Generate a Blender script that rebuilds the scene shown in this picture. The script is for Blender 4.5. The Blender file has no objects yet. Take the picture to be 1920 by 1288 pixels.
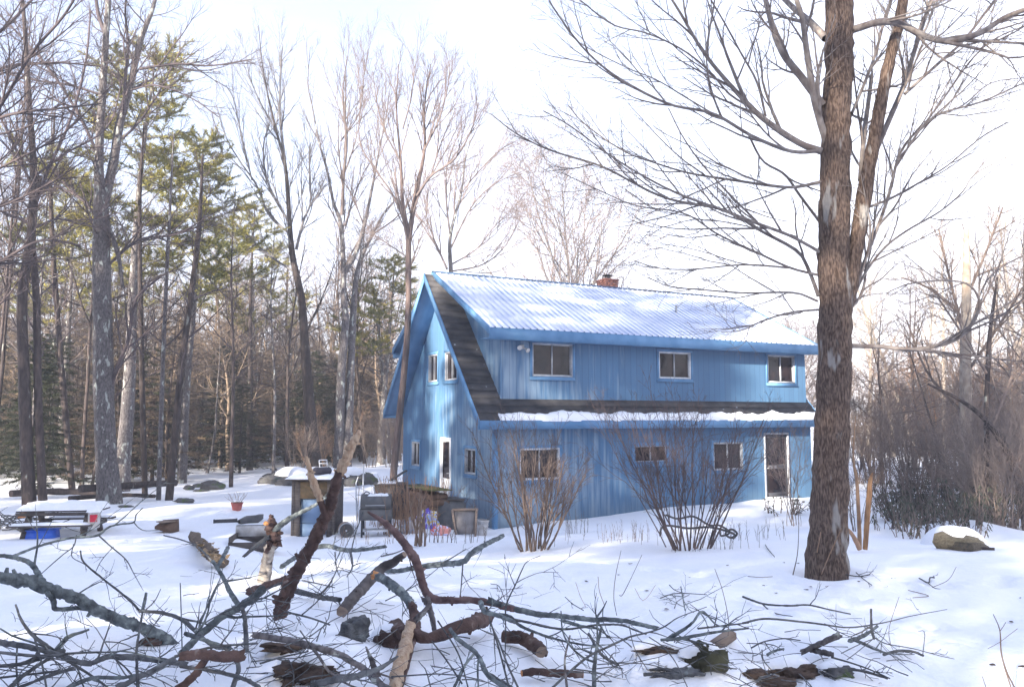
import bpy, math, random
import numpy as np
from mathutils import Vector, Matrix

# ------------------------------------------------------------------ camera, sky, sun, exposure
S = bpy.context.scene
COL = S.collection
F = 1500.0
PITCH = math.atan(138 / F)
CAMZ = 3.0
cd = bpy.data.cameras.new('camera'); cam = bpy.data.objects.new('camera', cd); COL.objects.link(cam)
cam.location = (0, 0, CAMZ); cam.rotation_euler = (math.pi/2 + PITCH, 0, 0)
cd.sensor_width = 36; cd.lens = F / 1920 * 36; cd.clip_start = 0.1; cd.clip_end = 3000
S.camera = cam
S.render.resolution_x = 1024; S.render.resolution_y = 686

SUN_AZ = Vector((-0.60, -0.80)).normalized(); SUN_EL = math.radians(17)
W = bpy.data.worlds.new("World"); S.world = W; W.use_nodes = True
wn = W.node_tree.nodes; wl = W.node_tree.links; wn.clear()
sky = wn.new('ShaderNodeTexSky'); sky.sky_type = 'NISHITA'; sky.sun_disc = False
sky.sun_elevation = SUN_EL; sky.sun_rotation = math.atan2(SUN_AZ.x, SUN_AZ.y)
sky.air_density = 1.0; sky.dust_density = 0.6; sky.ozone_density = 1.5
bg = wn.new('ShaderNodeBackground'); bg.inputs[1].default_value = 0.15
wo = wn.new('ShaderNodeOutputWorld')
tc = wn.new('ShaderNodeTexCoord')
# thin high cloud veil
nz = wn.new('ShaderNodeTexNoise'); nz.inputs['Scale'].default_value = 1.6; nz.inputs['Detail'].default_value = 5
mp = wn.new('ShaderNodeMapping'); mp.inputs['Scale'].default_value = (1, 1, 3)
wl.new(tc.outputs['Generated'], mp.inputs[0]); wl.new(mp.outputs[0], nz.inputs['Vector'])
sx = wn.new('ShaderNodeSeparateXYZ'); wl.new(tc.outputs['Generated'], sx.inputs[0])
ma = wn.new('ShaderNodeMath'); ma.operation = 'MULTIPLY_ADD'; ma.inputs[1].default_value = 0.55
wl.new(sx.outputs[0], ma.inputs[0]); wl.new(nz.outputs[0], ma.inputs[2])
mb = wn.new('ShaderNodeMath'); mb.operation = 'MULTIPLY_ADD'; mb.inputs[1].default_value = -0.55
wl.new(sx.outputs[2], mb.inputs[0]); wl.new(ma.outputs[0], mb.inputs[2])
cr = wn.new('ShaderNodeMapRange'); cr.inputs[1].default_value = 0.05; cr.inputs[2].default_value = 0.62
cr.inputs[3].default_value = 0.75; cr.inputs[4].default_value = 0.95
wl.new(mb.outputs[0], cr.inputs[0])
mx = wn.new('ShaderNodeMixRGB'); wl.new(cr.outputs[0], mx.inputs[0]); wl.new(sky.outputs[0], mx.inputs[1])
vc = wn.new('ShaderNodeMixRGB'); vc.inputs[1].default_value = (0.86, 1.02, 1.58, 1); vc.inputs[2].default_value = (2.4, 2.5, 2.9, 1)
vr = wn.new('ShaderNodeMapRange'); vr.inputs[1].default_value = 0.0; vr.inputs[2].default_value = 0.75; wl.new(mb.outputs[0], vr.inputs[0]); wl.new(vr.outputs[0], vc.inputs[0])
wl.new(vc.outputs[0], mx.inputs[2])
wl.new(mx.outputs[0], bg.inputs[0]); wl.new(bg.outputs[0], wo.inputs[0])

sd = bpy.data.lights.new('sun', 'SUN'); sun = bpy.data.objects.new('sun', sd); COL.objects.link(sun)
sd.energy = 4.5; sd.angle = math.radians(0.6); sd.color = (1.0, 0.89, 0.74)
tosun = Vector((SUN_AZ.x*math.cos(SUN_EL), SUN_AZ.y*math.cos(SUN_EL), math.sin(SUN_EL)))
sun.rotation_euler = tosun.to_track_quat('Z', 'Y').to_euler()
S.view_settings.view_transform = 'Standard'; S.view_settings.look = 'None'
S.view_settings.exposure = 2.35; S.view_settings.gamma = 1.0; S.view_settings.use_curve_mapping = False

# ------------------------------------------------------------------ noise and terrain
def _h(i, j, s):
    v = np.sin(i*127.1 + j*311.7 + s*74.7) * 43758.5453
    return v - np.floor(v)
def vn(x, y, s=0):
    x = np.asarray(x, float); y = np.asarray(y, float)
    i = np.floor(x); j = np.floor(y); fx = x-i; fy = y-j
    fx = fx*fx*(3-2*fx); fy = fy*fy*(3-2*fy)
    return (_h(i,j,s)*(1-fx)+_h(i+1,j,s)*fx)*(1-fy) + (_h(i,j+1,s)*(1-fx)+_h(i+1,j+1,s)*fx)*fy - 0.5

def at(px, py, Y):
    u = (px-960)/F; v = (644-py)/F
    f = math.cos(PITCH) - v*math.sin(PITCH); up = math.sin(PITCH) + v*math.cos(PITCH)
    return Vector((u/f*Y, Y, CAMZ + up/f*Y))

CTRL = []
for px, py, Y in [(100,1000,19),(200,945,24),(60,950,23),(400,888,38),(540,893,34),(443,957,22),(600,1003,19.3),(900,1002,19.6),
                  (760,1010,18.2),(1000,1030,15),(1020,978,21.2),(1290,1027,15.5),(1290,950,23.3),(1430,936,24.7),(1549,1076,10.2),
                  (1800,1026,14),(1680,1002,17),(1900,985,20),(300,1060,11.5),(100,1150,8),(700,1060,11.5),(1100,1100,9.3),(1700,1150,8.2),
                  (60,1288,5.1),(500,1288,5.0),(960,1288,5.0),(1400,1288,5.0),(1900,1288,5.0),(700,1150,7.6),(1300,1150,7.6),(820,1000,19),(700,880,33)]:
    p = at(px, py, Y); CTRL.append((p.x, p.y, p.z))
for x in (-60,-30,0,30,60):
    CTRL += [(x, 70, 0.6), (x, -10, 1.5), (x, 50, 0.5)]
CTRL += [(0,0,1.4),(-12,6,1.2),(12,6,1.3),(-20,18,.5),(20,25,.55),(12,30,.5),(-6,28,.3),(-12,45,.5)]
CT = np.array(CTRL)
def phi(r): return np.sqrt(r*r+1.2)
_A = phi(np.hypot(CT[:,0][:,None]-CT[:,0], CT[:,1][:,None]-CT[:,1])) + np.eye(len(CT))*0.0
_w = np.linalg.solve(np.block([[_A - np.eye(len(CT))*0.15, np.ones((len(CT),1))],[np.ones((1,len(CT))), np.zeros((1,1))]]), np.append(CT[:,2], 0))
MOUNDS = []   # x, y, radius, height
def hz(x, y):
    x = np.asarray(x, float); y = np.asarray(y, float); sh = x.shape; xf = x.ravel(); yf = y.ravel()
    out = np.full(xf.shape, _w[-1])
    for k in range(len(CT)): out = out + _w[k]*phi(np.hypot(xf-CT[k,0], yf-CT[k,1]))
    d = np.hypot(xf, yf-20); b = np.clip((d-55)/40, 0, 1)
    out = out*(1-b) + 0.6*b
    g = np.clip(1-(np.abs(yf-7)/9), 0, 1)
    out = out + 0.10*vn(xf*.45, yf*.45, 1) + 0.06*vn(xf*1.1, yf*1.1, 2) + (0.014+0.05*g)*vn(xf*2.6, yf*2.6, 3) + (.008+.024*g)*vn(xf*6, yf*6, 4)
    out = out + np.clip(d-60,0,200)*0.01*(vn(xf*.02, yf*.02, 9)+.3)
    for mx_, my_, mr, mh in MOUNDS:
        q = ((xf-mx_)**2+(yf-my_)**2)/(mr*mr); out = out + mh*np.exp(-q)
    return out.reshape(sh)
def gz(x, y): return float(hz(np.array([x]), np.array([y]))[0])
def og(px, py, h=0.0):
    a = at(px, py, 1.0); Ys = np.geomspace(3.5, 90, 500)
    xs = a.x*Ys; zs = CAMZ + (a.z-CAMZ)*Ys; d = zs - hz(xs, Ys) - h
    k = np.argmax(d < 0)
    if d[k] >= 0: return at(px, py, 60)
    if k == 0: return at(px, py, 3.5)
    t = d[k-1]/(d[k-1]-d[k]); return at(px, py, float(Ys[k-1]+t*(Ys[k]-Ys[k-1])))
def gp(px, Y, h=0.0):
    x = (px-960)/1507*Y; return Vector((x, Y, gz(x, Y)+h))
for px, py, r, h in [(700,1175,.5,.20),(590,1190,.45,.16),(480,1150,.5,.12),(860,1230,.45,.12),(1300,1225,.35,.22),(1480,1225,.3,.16),(1560,1245,.3,.12),
                     (560,1240,.5,.15),(1240,1250,.4,.12),(640,1250,.35,.14),(420,1040,.8,.28),(470,1010,.7,.12),(720,985,.6,.18),(640,1005,.6,.10),(1820,1000,.9,.25),(1100,1020,1.5,.10),
                     (250,1230,.5,.12),(100,1220,.5,.12),(990,1240,.4,.08),(1770,995,1.0,.1)]:
    p = og(px, py); MOUNDS.append((p.x, p.y, r, h))

# ------------------------------------------------------------------ mesh helpers
class MB:
    def __init__(s): s.v = []; s.q = []; s.t = []; s.qm = []; s.tm = []; s.n = 0
    def add(s, v, q=None, t=None, m=0):
        v = np.asarray(v, float).reshape(-1,3)
        if q is not None and len(q): q = np.asarray(q, int)+s.n; s.q.append(q); s.qm.append(np.full(len(q), m))
        if t is not None and len(t): t = np.asarray(t, int)+s.n; s.t.append(t); s.tm.append(np.full(len(t), m))
        s.v.append(v); s.n += len(v)
    def arrays(s):
        v = np.concatenate(s.v) if s.v else np.zeros((0,3))
        q = np.concatenate(s.q) if s.q else np.zeros((0,4), int); t = np.concatenate(s.t) if s.t else np.zeros((0,3), int)
        qm = np.concatenate(s.qm) if s.qm else np.zeros(0, int); tm = np.concatenate(s.tm) if s.tm else np.zeros(0, int)
        return v, q, t, qm, tm
    def mesh(s, name, mats, smooth=False, org=(0,0,0)):
        v, q, t, qm, tm = s.arrays(); v = v - np.array(org)
        me = bpy.data.meshes.new(name); me.vertices.add(len(v)); me.vertices.foreach_set('co', v.astype(np.float32).ravel())
        nl = len(q)*4+len(t)*3; me.loops.add(nl); me.loops.foreach_set('vertex_index', np.concatenate([q.ravel(), t.ravel()]).astype(np.int32))
        me.polygons.add(len(q)+len(t))
        ls = np.concatenate([np.arange(len(q))*4, len(q)*4+np.arange(len(t))*3]).astype(np.int32)
        me.polygons.foreach_set('loop_start', ls)
        me.polygons.foreach_set('material_index', np.concatenate([qm, tm]).astype(np.int32))
        me.update(calc_edges=True)
        if not isinstance(mats, (list, tuple)): mats = [mats]
        for m in mats: me.materials.append(m)
        if smooth: me.polygons.foreach_set('use_smooth', np.ones(len(me.polygons), bool))
        me.validate(); return me
    def box(s, lo, hi, m=0, M=None):
        x0,y0,z0 = lo; x1,y1,z1 = hi
        v = np.array([(x0,y0,z0),(x1,y0,z0),(x1,y1,z0),(x0,y1,z0),(x0,y0,z1),(x1,y0,z1),(x1,y1,z1),(x0,y1,z1)], float)
        if M is not None: v = np.array([M @ Vector(p) for p in v])
        s.add(v, [(0,3,2,1),(4,5,6,7),(0,1,5,4),(1,2,6,5),(2,3,7,6),(3,0,4,7)], m=m); return s
    def bar(s, a, b, w, h, m=0, up=(0,0,1)):
        a = Vector(a); b = Vector(b); d = b-a; L = d.length; d.normalize(); up = Vector(up)
        sd_ = d.cross(up)
        if sd_.length < 1e-4: sd_ = d.cross(Vector((0,1,0)))
        sd_.normalize(); u = sd_.cross(d)
        v = []
        for p in (a, b):
            for i, j in ((-1,-1),(1,-1),(1,1),(-1,1)): v.append(p+sd_*(w/2*i)+u*(h/2*j))
        s.add([tuple(p) for p in v], [(0,1,2,3),(7,6,5,4),(0,4,5,1),(1,5,6,2),(2,6,7,3),(3,7,4,0)], m=m); return s
    def prism(s, poly, y0, y1, m=0, axis='y'):
        # poly in (a,b) -> with axis y: (a, y, b)
        n = len(poly); f = (lambda a,b,y: (a,y,b)) if axis == 'y' else ((lambda a,b,y: (y,a,b)) if axis == 'x' else (lambda a,b,y: (a,b,y)))
        v = [f(a,b,y0) for a,b in poly]+[f(a,b,y1) for a,b in poly]
        c0 = tuple(np.mean(v[:n],0)); c1 = tuple(np.mean(v[n:],0)); v += [c0,c1]
        s.add(v, [(i,(i+1)%n,n+(i+1)%n,n+i) for i in range(n)], [(2*n,(i+1)%n,i) for i in range(n)]+[(2*n+1,n+i,n+(i+1)%n) for i in range(n)], m=m); return s
    def tube(s, P, R, k=6, m=0, cap=None, rough=0, seed=0, jag=0):
        P = np.asarray([tuple(p) for p in P], float); n = len(P); R = np.broadcast_to(np.asarray(R, float), (n,)) if np.ndim(R)==0 or len(np.atleast_1d(R))==n else np.interp(np.linspace(0,1,n), np.linspace(0,1,len(R)), R)
        T = np.empty_like(P); T[1:-1] = P[2:]-P[:-2]; T[0] = P[1]-P[0]; T[-1] = P[-1]-P[-2]
        T /= (np.linalg.norm(T, axis=1)[:,None]+1e-9); av = P[-1]-P[0]; a = np.argmin(np.abs(av)); ref = np.zeros(3); ref[a] = 1
        U = np.cross(T, ref); U /= (np.linalg.norm(U,axis=1)[:,None]+1e-9); V = np.cross(T, U)
        th = np.arange(k)*2*math.pi/k
        rr = R[:,None]*np.ones(k)
        if rough:
            ii, jj = np.meshgrid(np.arange(n), np.arange(k), indexing='ij')
            rr = rr*(1+rough*2*vn(ii*.8+seed*7, jj*1.3+seed, seed)+rough*1.2*(_h(ii, jj, seed)-.5))
        ring = P[:,None]+rr[:,:,None]*(np.cos(th)[None,:,None]*U[:,None]+np.sin(th)[None,:,None]*V[:,None])
        if jag:
            g_ = np.random.default_rng(seed+5); ring[-1] += T[-1]*(g_.random(k)[:,None]-.3)*R[-1]*jag; ring[0] -= T[0]*(g_.random(k)[:,None]-.3)*R[0]*jag
        i = np.arange(n-1)[:,None]*k; j = np.arange(k); j2 = (j+1)%k
        q = np.stack([i+j, i+j2, i+k+j2, i+k+j], -1).reshape(-1,4)
        v = ring.reshape(-1,3)
        s.add(v, q, m=m)
        if cap is not None:
            for e, ring_i, fl in ((0, ring[0], 0), (1, ring[-1], 1)):
                c = ring_i.mean(0)+ (T[-1] if e else -T[0])*R[-1 if e else 0]*0.08
                tr = [(k, (x+1)%k, x) if not fl else (k, x, (x+1)%k) for x in range(k)]
                s.add(np.vstack([ring_i, c]), t=tr, m=cap)
        return s
    def merge(s, arr, M=None, mo=0):
        v, q, t, qm, tm = arr
        if M is not None:
            M = np.array(M); v = v @ M[:3,:3].T + M[:3,3]
        if len(q): s.q.append(q+s.n); s.qm.append(qm+mo)
        if len(t): s.t.append(t+s.n); s.tm.append(tm+mo)
        s.v.append(v); s.n += len(v)

def tag(o, label=None, cat=None, group=None, kind=None):
    if label: o['label'] = label
    if cat: o['category'] = cat
    if group: o['group'] = group
    if kind: o['kind'] = kind
    return o
def thing(name, label, cat, loc=(0,0,0), rz=0, group=None):
    o = bpy.data.objects.new(name, None); COL.objects.link(o); o.empty_display_size = .2
    o.location = loc; o.rotation_euler = (0,0,rz); return tag(o, label, cat, group)
def obj(name, me, parent=None, loc=None):
    o = bpy.data.objects.new(name, me); COL.objects.link(o)
    if parent: o.parent = parent
    if loc is not None: o.location = loc
    return o
def part(name, mb, mats, parent, smooth=False, org=(0,0,0), label=None):
    o = obj(name, mb.mesh(name, mats, smooth, org), parent)
    if label: o['label'] = label
    return o
def dup(root, loc, rz, sc=(1,1,1), rx=0, ry=0, label=None, group=None):
    r = root.copy(); COL.objects.link(r); r.location = loc; r.rotation_euler = (rx,ry,rz); r.scale = sc
    if label: r['label'] = label
    if group: r['group'] = group
    for ch in list(root.children):
        c = ch.copy(); COL.objects.link(c); c.parent = r
        for g in ch.children:
            d = g.copy(); COL.objects.link(d); d.parent = c
    return r

# ------------------------------------------------------------------ materials
def mat(name, col, rough=0.8, col2=None, ns=5, nd=4, stretch=(1,1,1), lo=.35, hi=.65, bump=0, bs=20, spec=.3, metal=0, col3=None, s3=8, t3=.6, rnd=0, bdist=.02):
    m = bpy.data.materials.new(name); m.use_nodes = True; N = m.node_tree.nodes; L = m.node_tree.links
    b = N['Principled BSDF']; b.inputs['Roughness'].default_value = rough; b.inputs['Metallic'].default_value = metal
    b.inputs['Specular IOR Level'].default_value = spec
    b.inputs['Base Color'].default_value = (*col, 1)
    co = N.new('ShaderNodeTexCoord'); mp = N.new('ShaderNodeMapping'); mp.inputs['Scale'].default_value = stretch
    L.new(co.outputs['Object'], mp.inputs[0])
    out = None
    def noise(sc, det=4):
        n = N.new('ShaderNodeTexNoise'); n.inputs['Scale'].default_value = sc; n.inputs['Detail'].default_value = det
        L.new(mp.outputs[0], n.inputs['Vector']); return n
    def rng(n, a, c):
        r = N.new('ShaderNodeMapRange'); r.inputs[1].default_value = a; r.inputs[2].default_value = c; L.new(n, r.inputs[0]); return r
    def mix(fac, c1, c2, blend='MIX'):
        x = N.new('ShaderNodeMixRGB'); x.blend_type = blend
        for i, c in ((1,c1),(2,c2)):
            if isinstance(c, tuple): x.inputs[i].default_value = (*c, 1)
            else: L.new(c, x.inputs[i])
        if isinstance(fac, float): x.inputs[0].default_value = fac
        else: L.new(fac, x.inputs[0])
        return x
    if col2 is not None:
        out = mix(rng(noise(ns, nd).outputs[0], lo, hi).outputs[0], col, col2).outputs[0]
    if col3 is not None:
        out = mix(rng(noise(s3, 3).outputs[0], t3, t3+.05).outputs[0], out if out else col, col3).outputs[0]
    if rnd:
        oi = N.new('ShaderNodeObjectInfo'); hs = N.new('ShaderNodeHueSaturation')
        r = N.new('ShaderNodeMapRange'); r.inputs[3].default_value = 1-rnd; r.inputs[4].default_value = 1+rnd; L.new(oi.outputs['Random'], r.inputs[0])
        L.new(r.outputs[0], hs.inputs['Value'])
        if out: L.new(out, hs.inputs['Color'])
        else: hs.inputs['Color'].default_value = (*col,1)
        out = hs.outputs[0]
    if out: L.new(out, b.inputs['Base Color'])
    if bump:
        bn = N.new('ShaderNodeBump'); bn.inputs['Strength'].default_value = bump; bn.inputs['Distance'].default_value = bdist
        L.new(noise(bs, 5).outputs[0], bn.inputs['Height']); L.new(bn.outputs[0], b.inputs['Normal'])
    m['nodes'] = 1
    return m
SNOW = mat('snow', (.88,.89,.92), .6, (.84,.86,.91), ns=1.2, bump=.5, bs=14, spec=.25, bdist=.04)
MAPLE = mat('maple_bark', (.060,.039,.030), .9, (.21,.15,.118), ns=22, stretch=(2.4,2.4,.55), nd=10, lo=.40, hi=.66, bump=1.0, bs=20, col3=(.30,.28,.26), s3=2.2, t3=.60, bdist=.05)
GREY = mat('grey_bark', (.055,.048,.05), .9, (.17,.155,.155), ns=14, nd=8, stretch=(2,2,.8), bump=.6, bs=10, col3=(.36,.38,.35), s3=4, t3=.6, rnd=.25)
DARKB = mat('dark_bark', (.035,.028,.028), .9, (.08,.062,.058), ns=8, stretch=(2,2,.6), bump=.6, bs=10, col3=(.22,.23,.21), s3=4, t3=.66, rnd=.3)
TWIG = mat('twig_bark', (.125,.10,.10), .85, (.19,.155,.145), ns=2, rnd=.2)
DTWIG = mat('dark_twig', (.055,.045,.052), .85, (.10,.078,.08), ns=2, rnd=.25)
SHRUB = mat('shrub_stem', (.22,.17,.14), .85, (.12,.09,.08), ns=6, rnd=.25)
STRAW = mat('dry_stalk', (.36,.23,.15), .85, (.22,.13,.08), ns=4, rnd=.2)
LICHEN = mat('lichen_branch', (.050,.058,.065), .85, (.19,.22,.225), ns=14, nd=8, bump=1, bs=35, col3=(.24,.27,.26), s3=14, t3=.58, rnd=.2)
DLICHEN = mat('dead_branch', (.048,.050,.056), .85, (.13,.135,.14), ns=14, bump=.8, bs=35, col3=(.18,.20,.20), s3=18, t3=.64, rnd=.25)
CHERRY = mat('cherry_bark', (.050,.030,.027), .85, (.125,.078,.066), ns=9, nd=8, bump=1, bs=30, col3=(.20,.16,.145), s3=9, t3=.63, rnd=.15)
PALEW = mat('split_wood', (.50,.38,.27), .8, (.36,.24,.16), ns=10, stretch=(4,4,.6), bump=.6, bs=25)
CUTW = mat('cut_wood', (.62,.30,.12), .8, (.50,.22,.09), ns=12)
TANW = mat('tan_wood', (.30,.23,.18), .85, (.20,.15,.12), ns=8, stretch=(1,1,4), bump=.5, bs=30)
GREYW = mat('weathered_wood', (.065,.055,.052), .85, (.125,.11,.105), ns=5, stretch=(1,6,6), bump=.5, bs=30)
BROWNW = mat('brown_board', (.085,.05,.035), .8, (.14,.09,.06), ns=5, bump=.4, bs=30)
BIRCH = mat('pale_bark', (.42,.38,.33), .85, (.20,.17,.15), ns=14, bump=.6, bs=30, col3=(.08,.07,.07), s3=14, t3=.6)
NEEDLE = mat('needles', (.017,.026,.013), .8, (.035,.038,.016), ns=.8, rnd=.3)
PINE = mat('pine_needles', (.30,.26,.06), .8, (.13,.14,.045), ns=1.0, rnd=.15)
LEAFD = mat('evergreen_leaf', (.05,.06,.04), .6, (.09,.09,.06), ns=3, rnd=.2)
ROCK = mat('fieldstone', (.06,.06,.063), .9, (.13,.13,.135), ns=4, bump=.8, bs=12, col3=(.08,.11,.05), s3=4, t3=.58)
MOSSM = mat('mossy_stump', (.035,.034,.024), .95, (.07,.07,.04), ns=8, bump=1, bs=20)
WHITEP = mat('white_paint', (.74,.76,.80), .5, (.60,.62,.66), ns=8)
BLUET = mat('blue_trim', (.085,.21,.38), .55, (.13,.27,.46), ns=3, bump=.1, bs=20)
ROOFS = mat('shingle', (.033,.033,.038), .9, (.072,.070,.074), ns=3, bump=.3, bs=10, col3=(.75,.78,.82), s3=3.0, t3=.70)
DARKBLUE = mat('dark_blue_metal', (.04,.08,.15), .5)
RIBM = mat('roof_rib', (.30,.38,.56), .45, (.58,.62,.73), ns=1.3, spec=.4)
PANM = mat('roof_pan', (.52,.56,.70), .6, (.82,.84,.90), ns=.9, lo=.4, hi=.6)
BRICK = mat('brick', (.20,.085,.07), .85, (.29,.14,.115), ns=9, bump=.4, bs=40)
METAL = mat('galvanised', (.35,.36,.38), .4, metal=.7)
DARKM = mat('dark_metal', (.03,.033,.04), .5, (.06,.06,.065), ns=8)
STEEL = mat('pale_tube', (.55,.58,.64), .4, metal=.3)
RUBBER = mat('rubber', (.03,.028,.04), .7, (.05,.045,.06), ns=9)
CLAY = mat('clay_pot', (.42,.11,.09), .7, (.50,.16,.13), ns=8)
BLUEP = mat('blue_plastic', (.03,.14,.72), .45, (.05,.19,.78), ns=4)
REDP = mat('red_plastic', (.55,.03,.06), .5, (.45,.02,.04), ns=4)
WHITEPL = mat('white_plastic', (.66,.65,.64), .5, (.48,.45,.42), ns=9)
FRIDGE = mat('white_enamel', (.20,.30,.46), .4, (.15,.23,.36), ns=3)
OSB = mat('osb', (.12,.08,.045), .85, (.07,.055,.03), ns=18)
TARP = mat('grey_tarp', (.075,.08,.085), .6, (.12,.12,.125), ns=6, bump=.5, bs=12)
LITTER = mat('leaf_litter', (.05,.035,.03), .95, (.10,.07,.055), ns=14, bump=1, bs=25)

def glass():
    m = bpy.data.materials.new('window_glass'); m.use_nodes = True; b = m.node_tree.nodes['Principled BSDF']
    N = m.node_tree.nodes; L = m.node_tree.links
    co = N.new('ShaderNodeTexCoord'); n = N.new('ShaderNodeTexNoise'); n.inputs['Scale'].default_value = 2.2; L.new(co.outputs['Object'], n.inputs['Vector'])
    r = N.new('ShaderNodeValToRGB'); r.color_ramp.elements[0].position = .4; r.color_ramp.elements[0].color = (.006,.006,.010,1)
    r.color_ramp.elements[1].position = .65; r.color_ramp.elements[1].color = (.032,.022,.024,1)
    L.new(n.outputs[0], r.inputs[0]); L.new(r.outputs[0], b.inputs['Base Color'])
    b.inputs['Roughness'].default_value = .05; b.inputs['Specular IOR Level'].default_value = .32
    bp = N.new('ShaderNodeBump'); bp.inputs['Strength'].default_value = .05; n2 = N.new('ShaderNodeTexNoise'); n2.inputs['Scale'].default_value = 3
    L.new(co.outputs['Object'], n2.inputs['Vector']); L.new(n2.outputs[0], bp.inputs['Height']); L.new(bp.outputs[0], b.inputs['Normal'])
    return m
GLASS = glass()

def siding():
    m = bpy.data.materials.new('blue_siding'); m.use_nodes = True; N = m.node_tree.nodes; L = m.node_tree.links; b = N['Principled BSDF']
    b.inputs['Roughness'].default_value = .7; b.inputs['Specular IOR Level'].default_value = .25
    co = N.new('ShaderNodeTexCoord'); sp = N.new('ShaderNodeSeparateXYZ'); L.new(co.outputs['Object'], sp.inputs[0])
    def math_(op, a, c=None, d=None):
        x = N.new('ShaderNodeMath'); x.operation = op
        for i, v in enumerate((a, c, d)):
            if v is None: continue
            if isinstance(v, (int,float)): x.inputs[i].default_value = v
            else: L.new(v, x.inputs[i])
        return x.outputs[0]
    u = math_('ADD', sp.outputs[0], sp.outputs[1])
    fr = math_('FRACT', math_('DIVIDE', math_('ADD', u, 50), .203))
    groove = math_('LESS_THAN', fr, .075)
    plank = math_('FLOOR', math_('DIVIDE', math_('ADD', u, 50), .203))
    wn_ = N.new('ShaderNodeTexWhiteNoise'); wn_.noise_dimensions = '1D'; L.new(plank, wn_.inputs['W'])
    def noise(sc, st, det=5):
        mp = N.new('ShaderNodeMapping'); mp.inputs['Scale'].default_value = st; L.new(co.outputs['Object'], mp.inputs[0])
        n = N.new('ShaderNodeTexNoise'); n.inputs['Scale'].default_value = sc; n.inputs['Detail'].default_value = det; L.new(mp.outputs[0], n.inputs['Vector']); return n.outputs[0]
    def mix(f, a, c):
        x = N.new('ShaderNodeMixRGB')
        if isinstance(f, float): x.inputs[0].default_value = f
        else: L.new(f, x.inputs[0])
        for i, v in ((1,a),(2,c)):
            if isinstance(v, tuple): x.inputs[i].default_value = (*v,1)
            else: L.new(v, x.inputs[i])
        return x.outputs[0]
    base = mix(noise(3, (1,1,.3)), (.058,.132,.240), (.085,.172,.288))
    base = mix(math_('MULTIPLY', wn_.outputs['Value'], .22), base, (.085,.22,.40))
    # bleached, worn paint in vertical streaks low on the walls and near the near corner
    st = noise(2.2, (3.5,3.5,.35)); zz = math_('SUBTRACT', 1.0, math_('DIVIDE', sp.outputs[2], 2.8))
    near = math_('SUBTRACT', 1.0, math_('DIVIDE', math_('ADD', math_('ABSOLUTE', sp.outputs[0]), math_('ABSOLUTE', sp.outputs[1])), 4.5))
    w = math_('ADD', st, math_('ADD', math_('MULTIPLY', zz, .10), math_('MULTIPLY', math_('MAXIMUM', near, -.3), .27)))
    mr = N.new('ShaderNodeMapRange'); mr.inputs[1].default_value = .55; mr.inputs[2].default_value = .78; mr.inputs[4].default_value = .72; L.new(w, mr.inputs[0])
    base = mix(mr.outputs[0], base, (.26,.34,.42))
    # dirt splashed up at the base
    mr2 = N.new('ShaderNodeMapRange'); mr2.inputs[1].default_value = 1.35; mr2.inputs[2].default_value = .55; mr2.inputs[4].default_value = .6
    L.new(math_('ADD', sp.outputs[2], noise(1.6, (1,1,.5))), mr2.inputs[0])
    base = mix(mr2.outputs[0], base, (.10,.15,.19))
    base = mix(math_('MULTIPLY', groove, .5), base, (.03,.075,.15))
    L.new(base, b.inputs['Base Color'])
    h = math_('ADD', math_('MULTIPLY', groove, -1.0), math_('MULTIPLY', noise(14, (3,3,.3)), .25))
    bp = N.new('ShaderNodeBump'); bp.inputs['Strength'].default_value = .7; bp.inputs['Distance'].default_value = .012
    L.new(h, bp.inputs['Height']); L.new(bp.outputs[0], b.inputs['Normal'])
    return m
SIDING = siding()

# ------------------------------------------------------------------ ground
def axis(segs):
    out = [segs[0][0]]
    for a, b, st in segs:
        n = max(1, int(round((b-a)/st))); out += list(np.linspace(a, b, n+1)[1:])
    return np.array(out)
gx = axis([(-420,-100,16),(-100,-30,2.5),(-30,-10,.5),(-10,10,.075),(10,30,.5),(30,100,2.5),(100,420,16)])
gy = axis([(-120,-20,6),(-20,3.6,1.2),(3.6,14,.075),(14,24,.16),(24,44,.45),(44,100,2.2),(100,700,25)])
X, Y = np.meshgrid(gx, gy, indexing='xy'); Z = hz(X, Y)
# trodden places, crusty grain and hollows melted round trunks
def dent(x, y, r, h, asp=1.0, ang=0.0):
    i0, i1 = np.searchsorted(gx, (x-3*r*asp, x+3*r*asp)); j0, j1 = np.searchsorted(gy, (y-3*r*asp, y+3*r*asp))
    dx = X[j0:j1,i0:i1]-x; dy = Y[j0:j1,i0:i1]-y; u_ = (dx*math.cos(ang)+dy*math.sin(ang))/asp; v_ = -dx*math.sin(ang)+dy*math.cos(ang); q = (u_*u_+v_*v_)/(r*r)
    Z[j0:j1,i0:i1] += h*(np.exp(-q)*1.0-.35*np.exp(-(np.sqrt(q)-1.35)**2*6))
_r = random.Random(12)
def track(pts, n):
    P = [og(*p_) for p_ in pts]
    for k in range(n):
        f = k/(n-1)*(len(P)-1); i_ = min(int(f), len(P)-2); p_ = P[i_].lerp(P[i_+1], f-i_); dr = (P[i_+1]-P[i_]).normalized(); sd__ = .13*(1 if k%2 else -1)
        dent(p_.x-dr.y*sd__+_r.gauss(0,.04), p_.y+dr.x*sd__+_r.gauss(0,.04), .12, -.075, 1.5, math.atan2(dr.y,dr.x))
track([(1900,1230),(1650,1150),(1420,1090),(1180,1062),(960,1050)], 26); track([(1250,1288),(1420,1150),(1650,1105),(1900,1090)], 18)
track([(120,1120),(420,1085),(700,1045),(880,1015)], 22); track([(880,1012),(640,1015),(500,975),(430,960)], 20); track([(300,1010),(180,1020),(60,1030)], 12)
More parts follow.
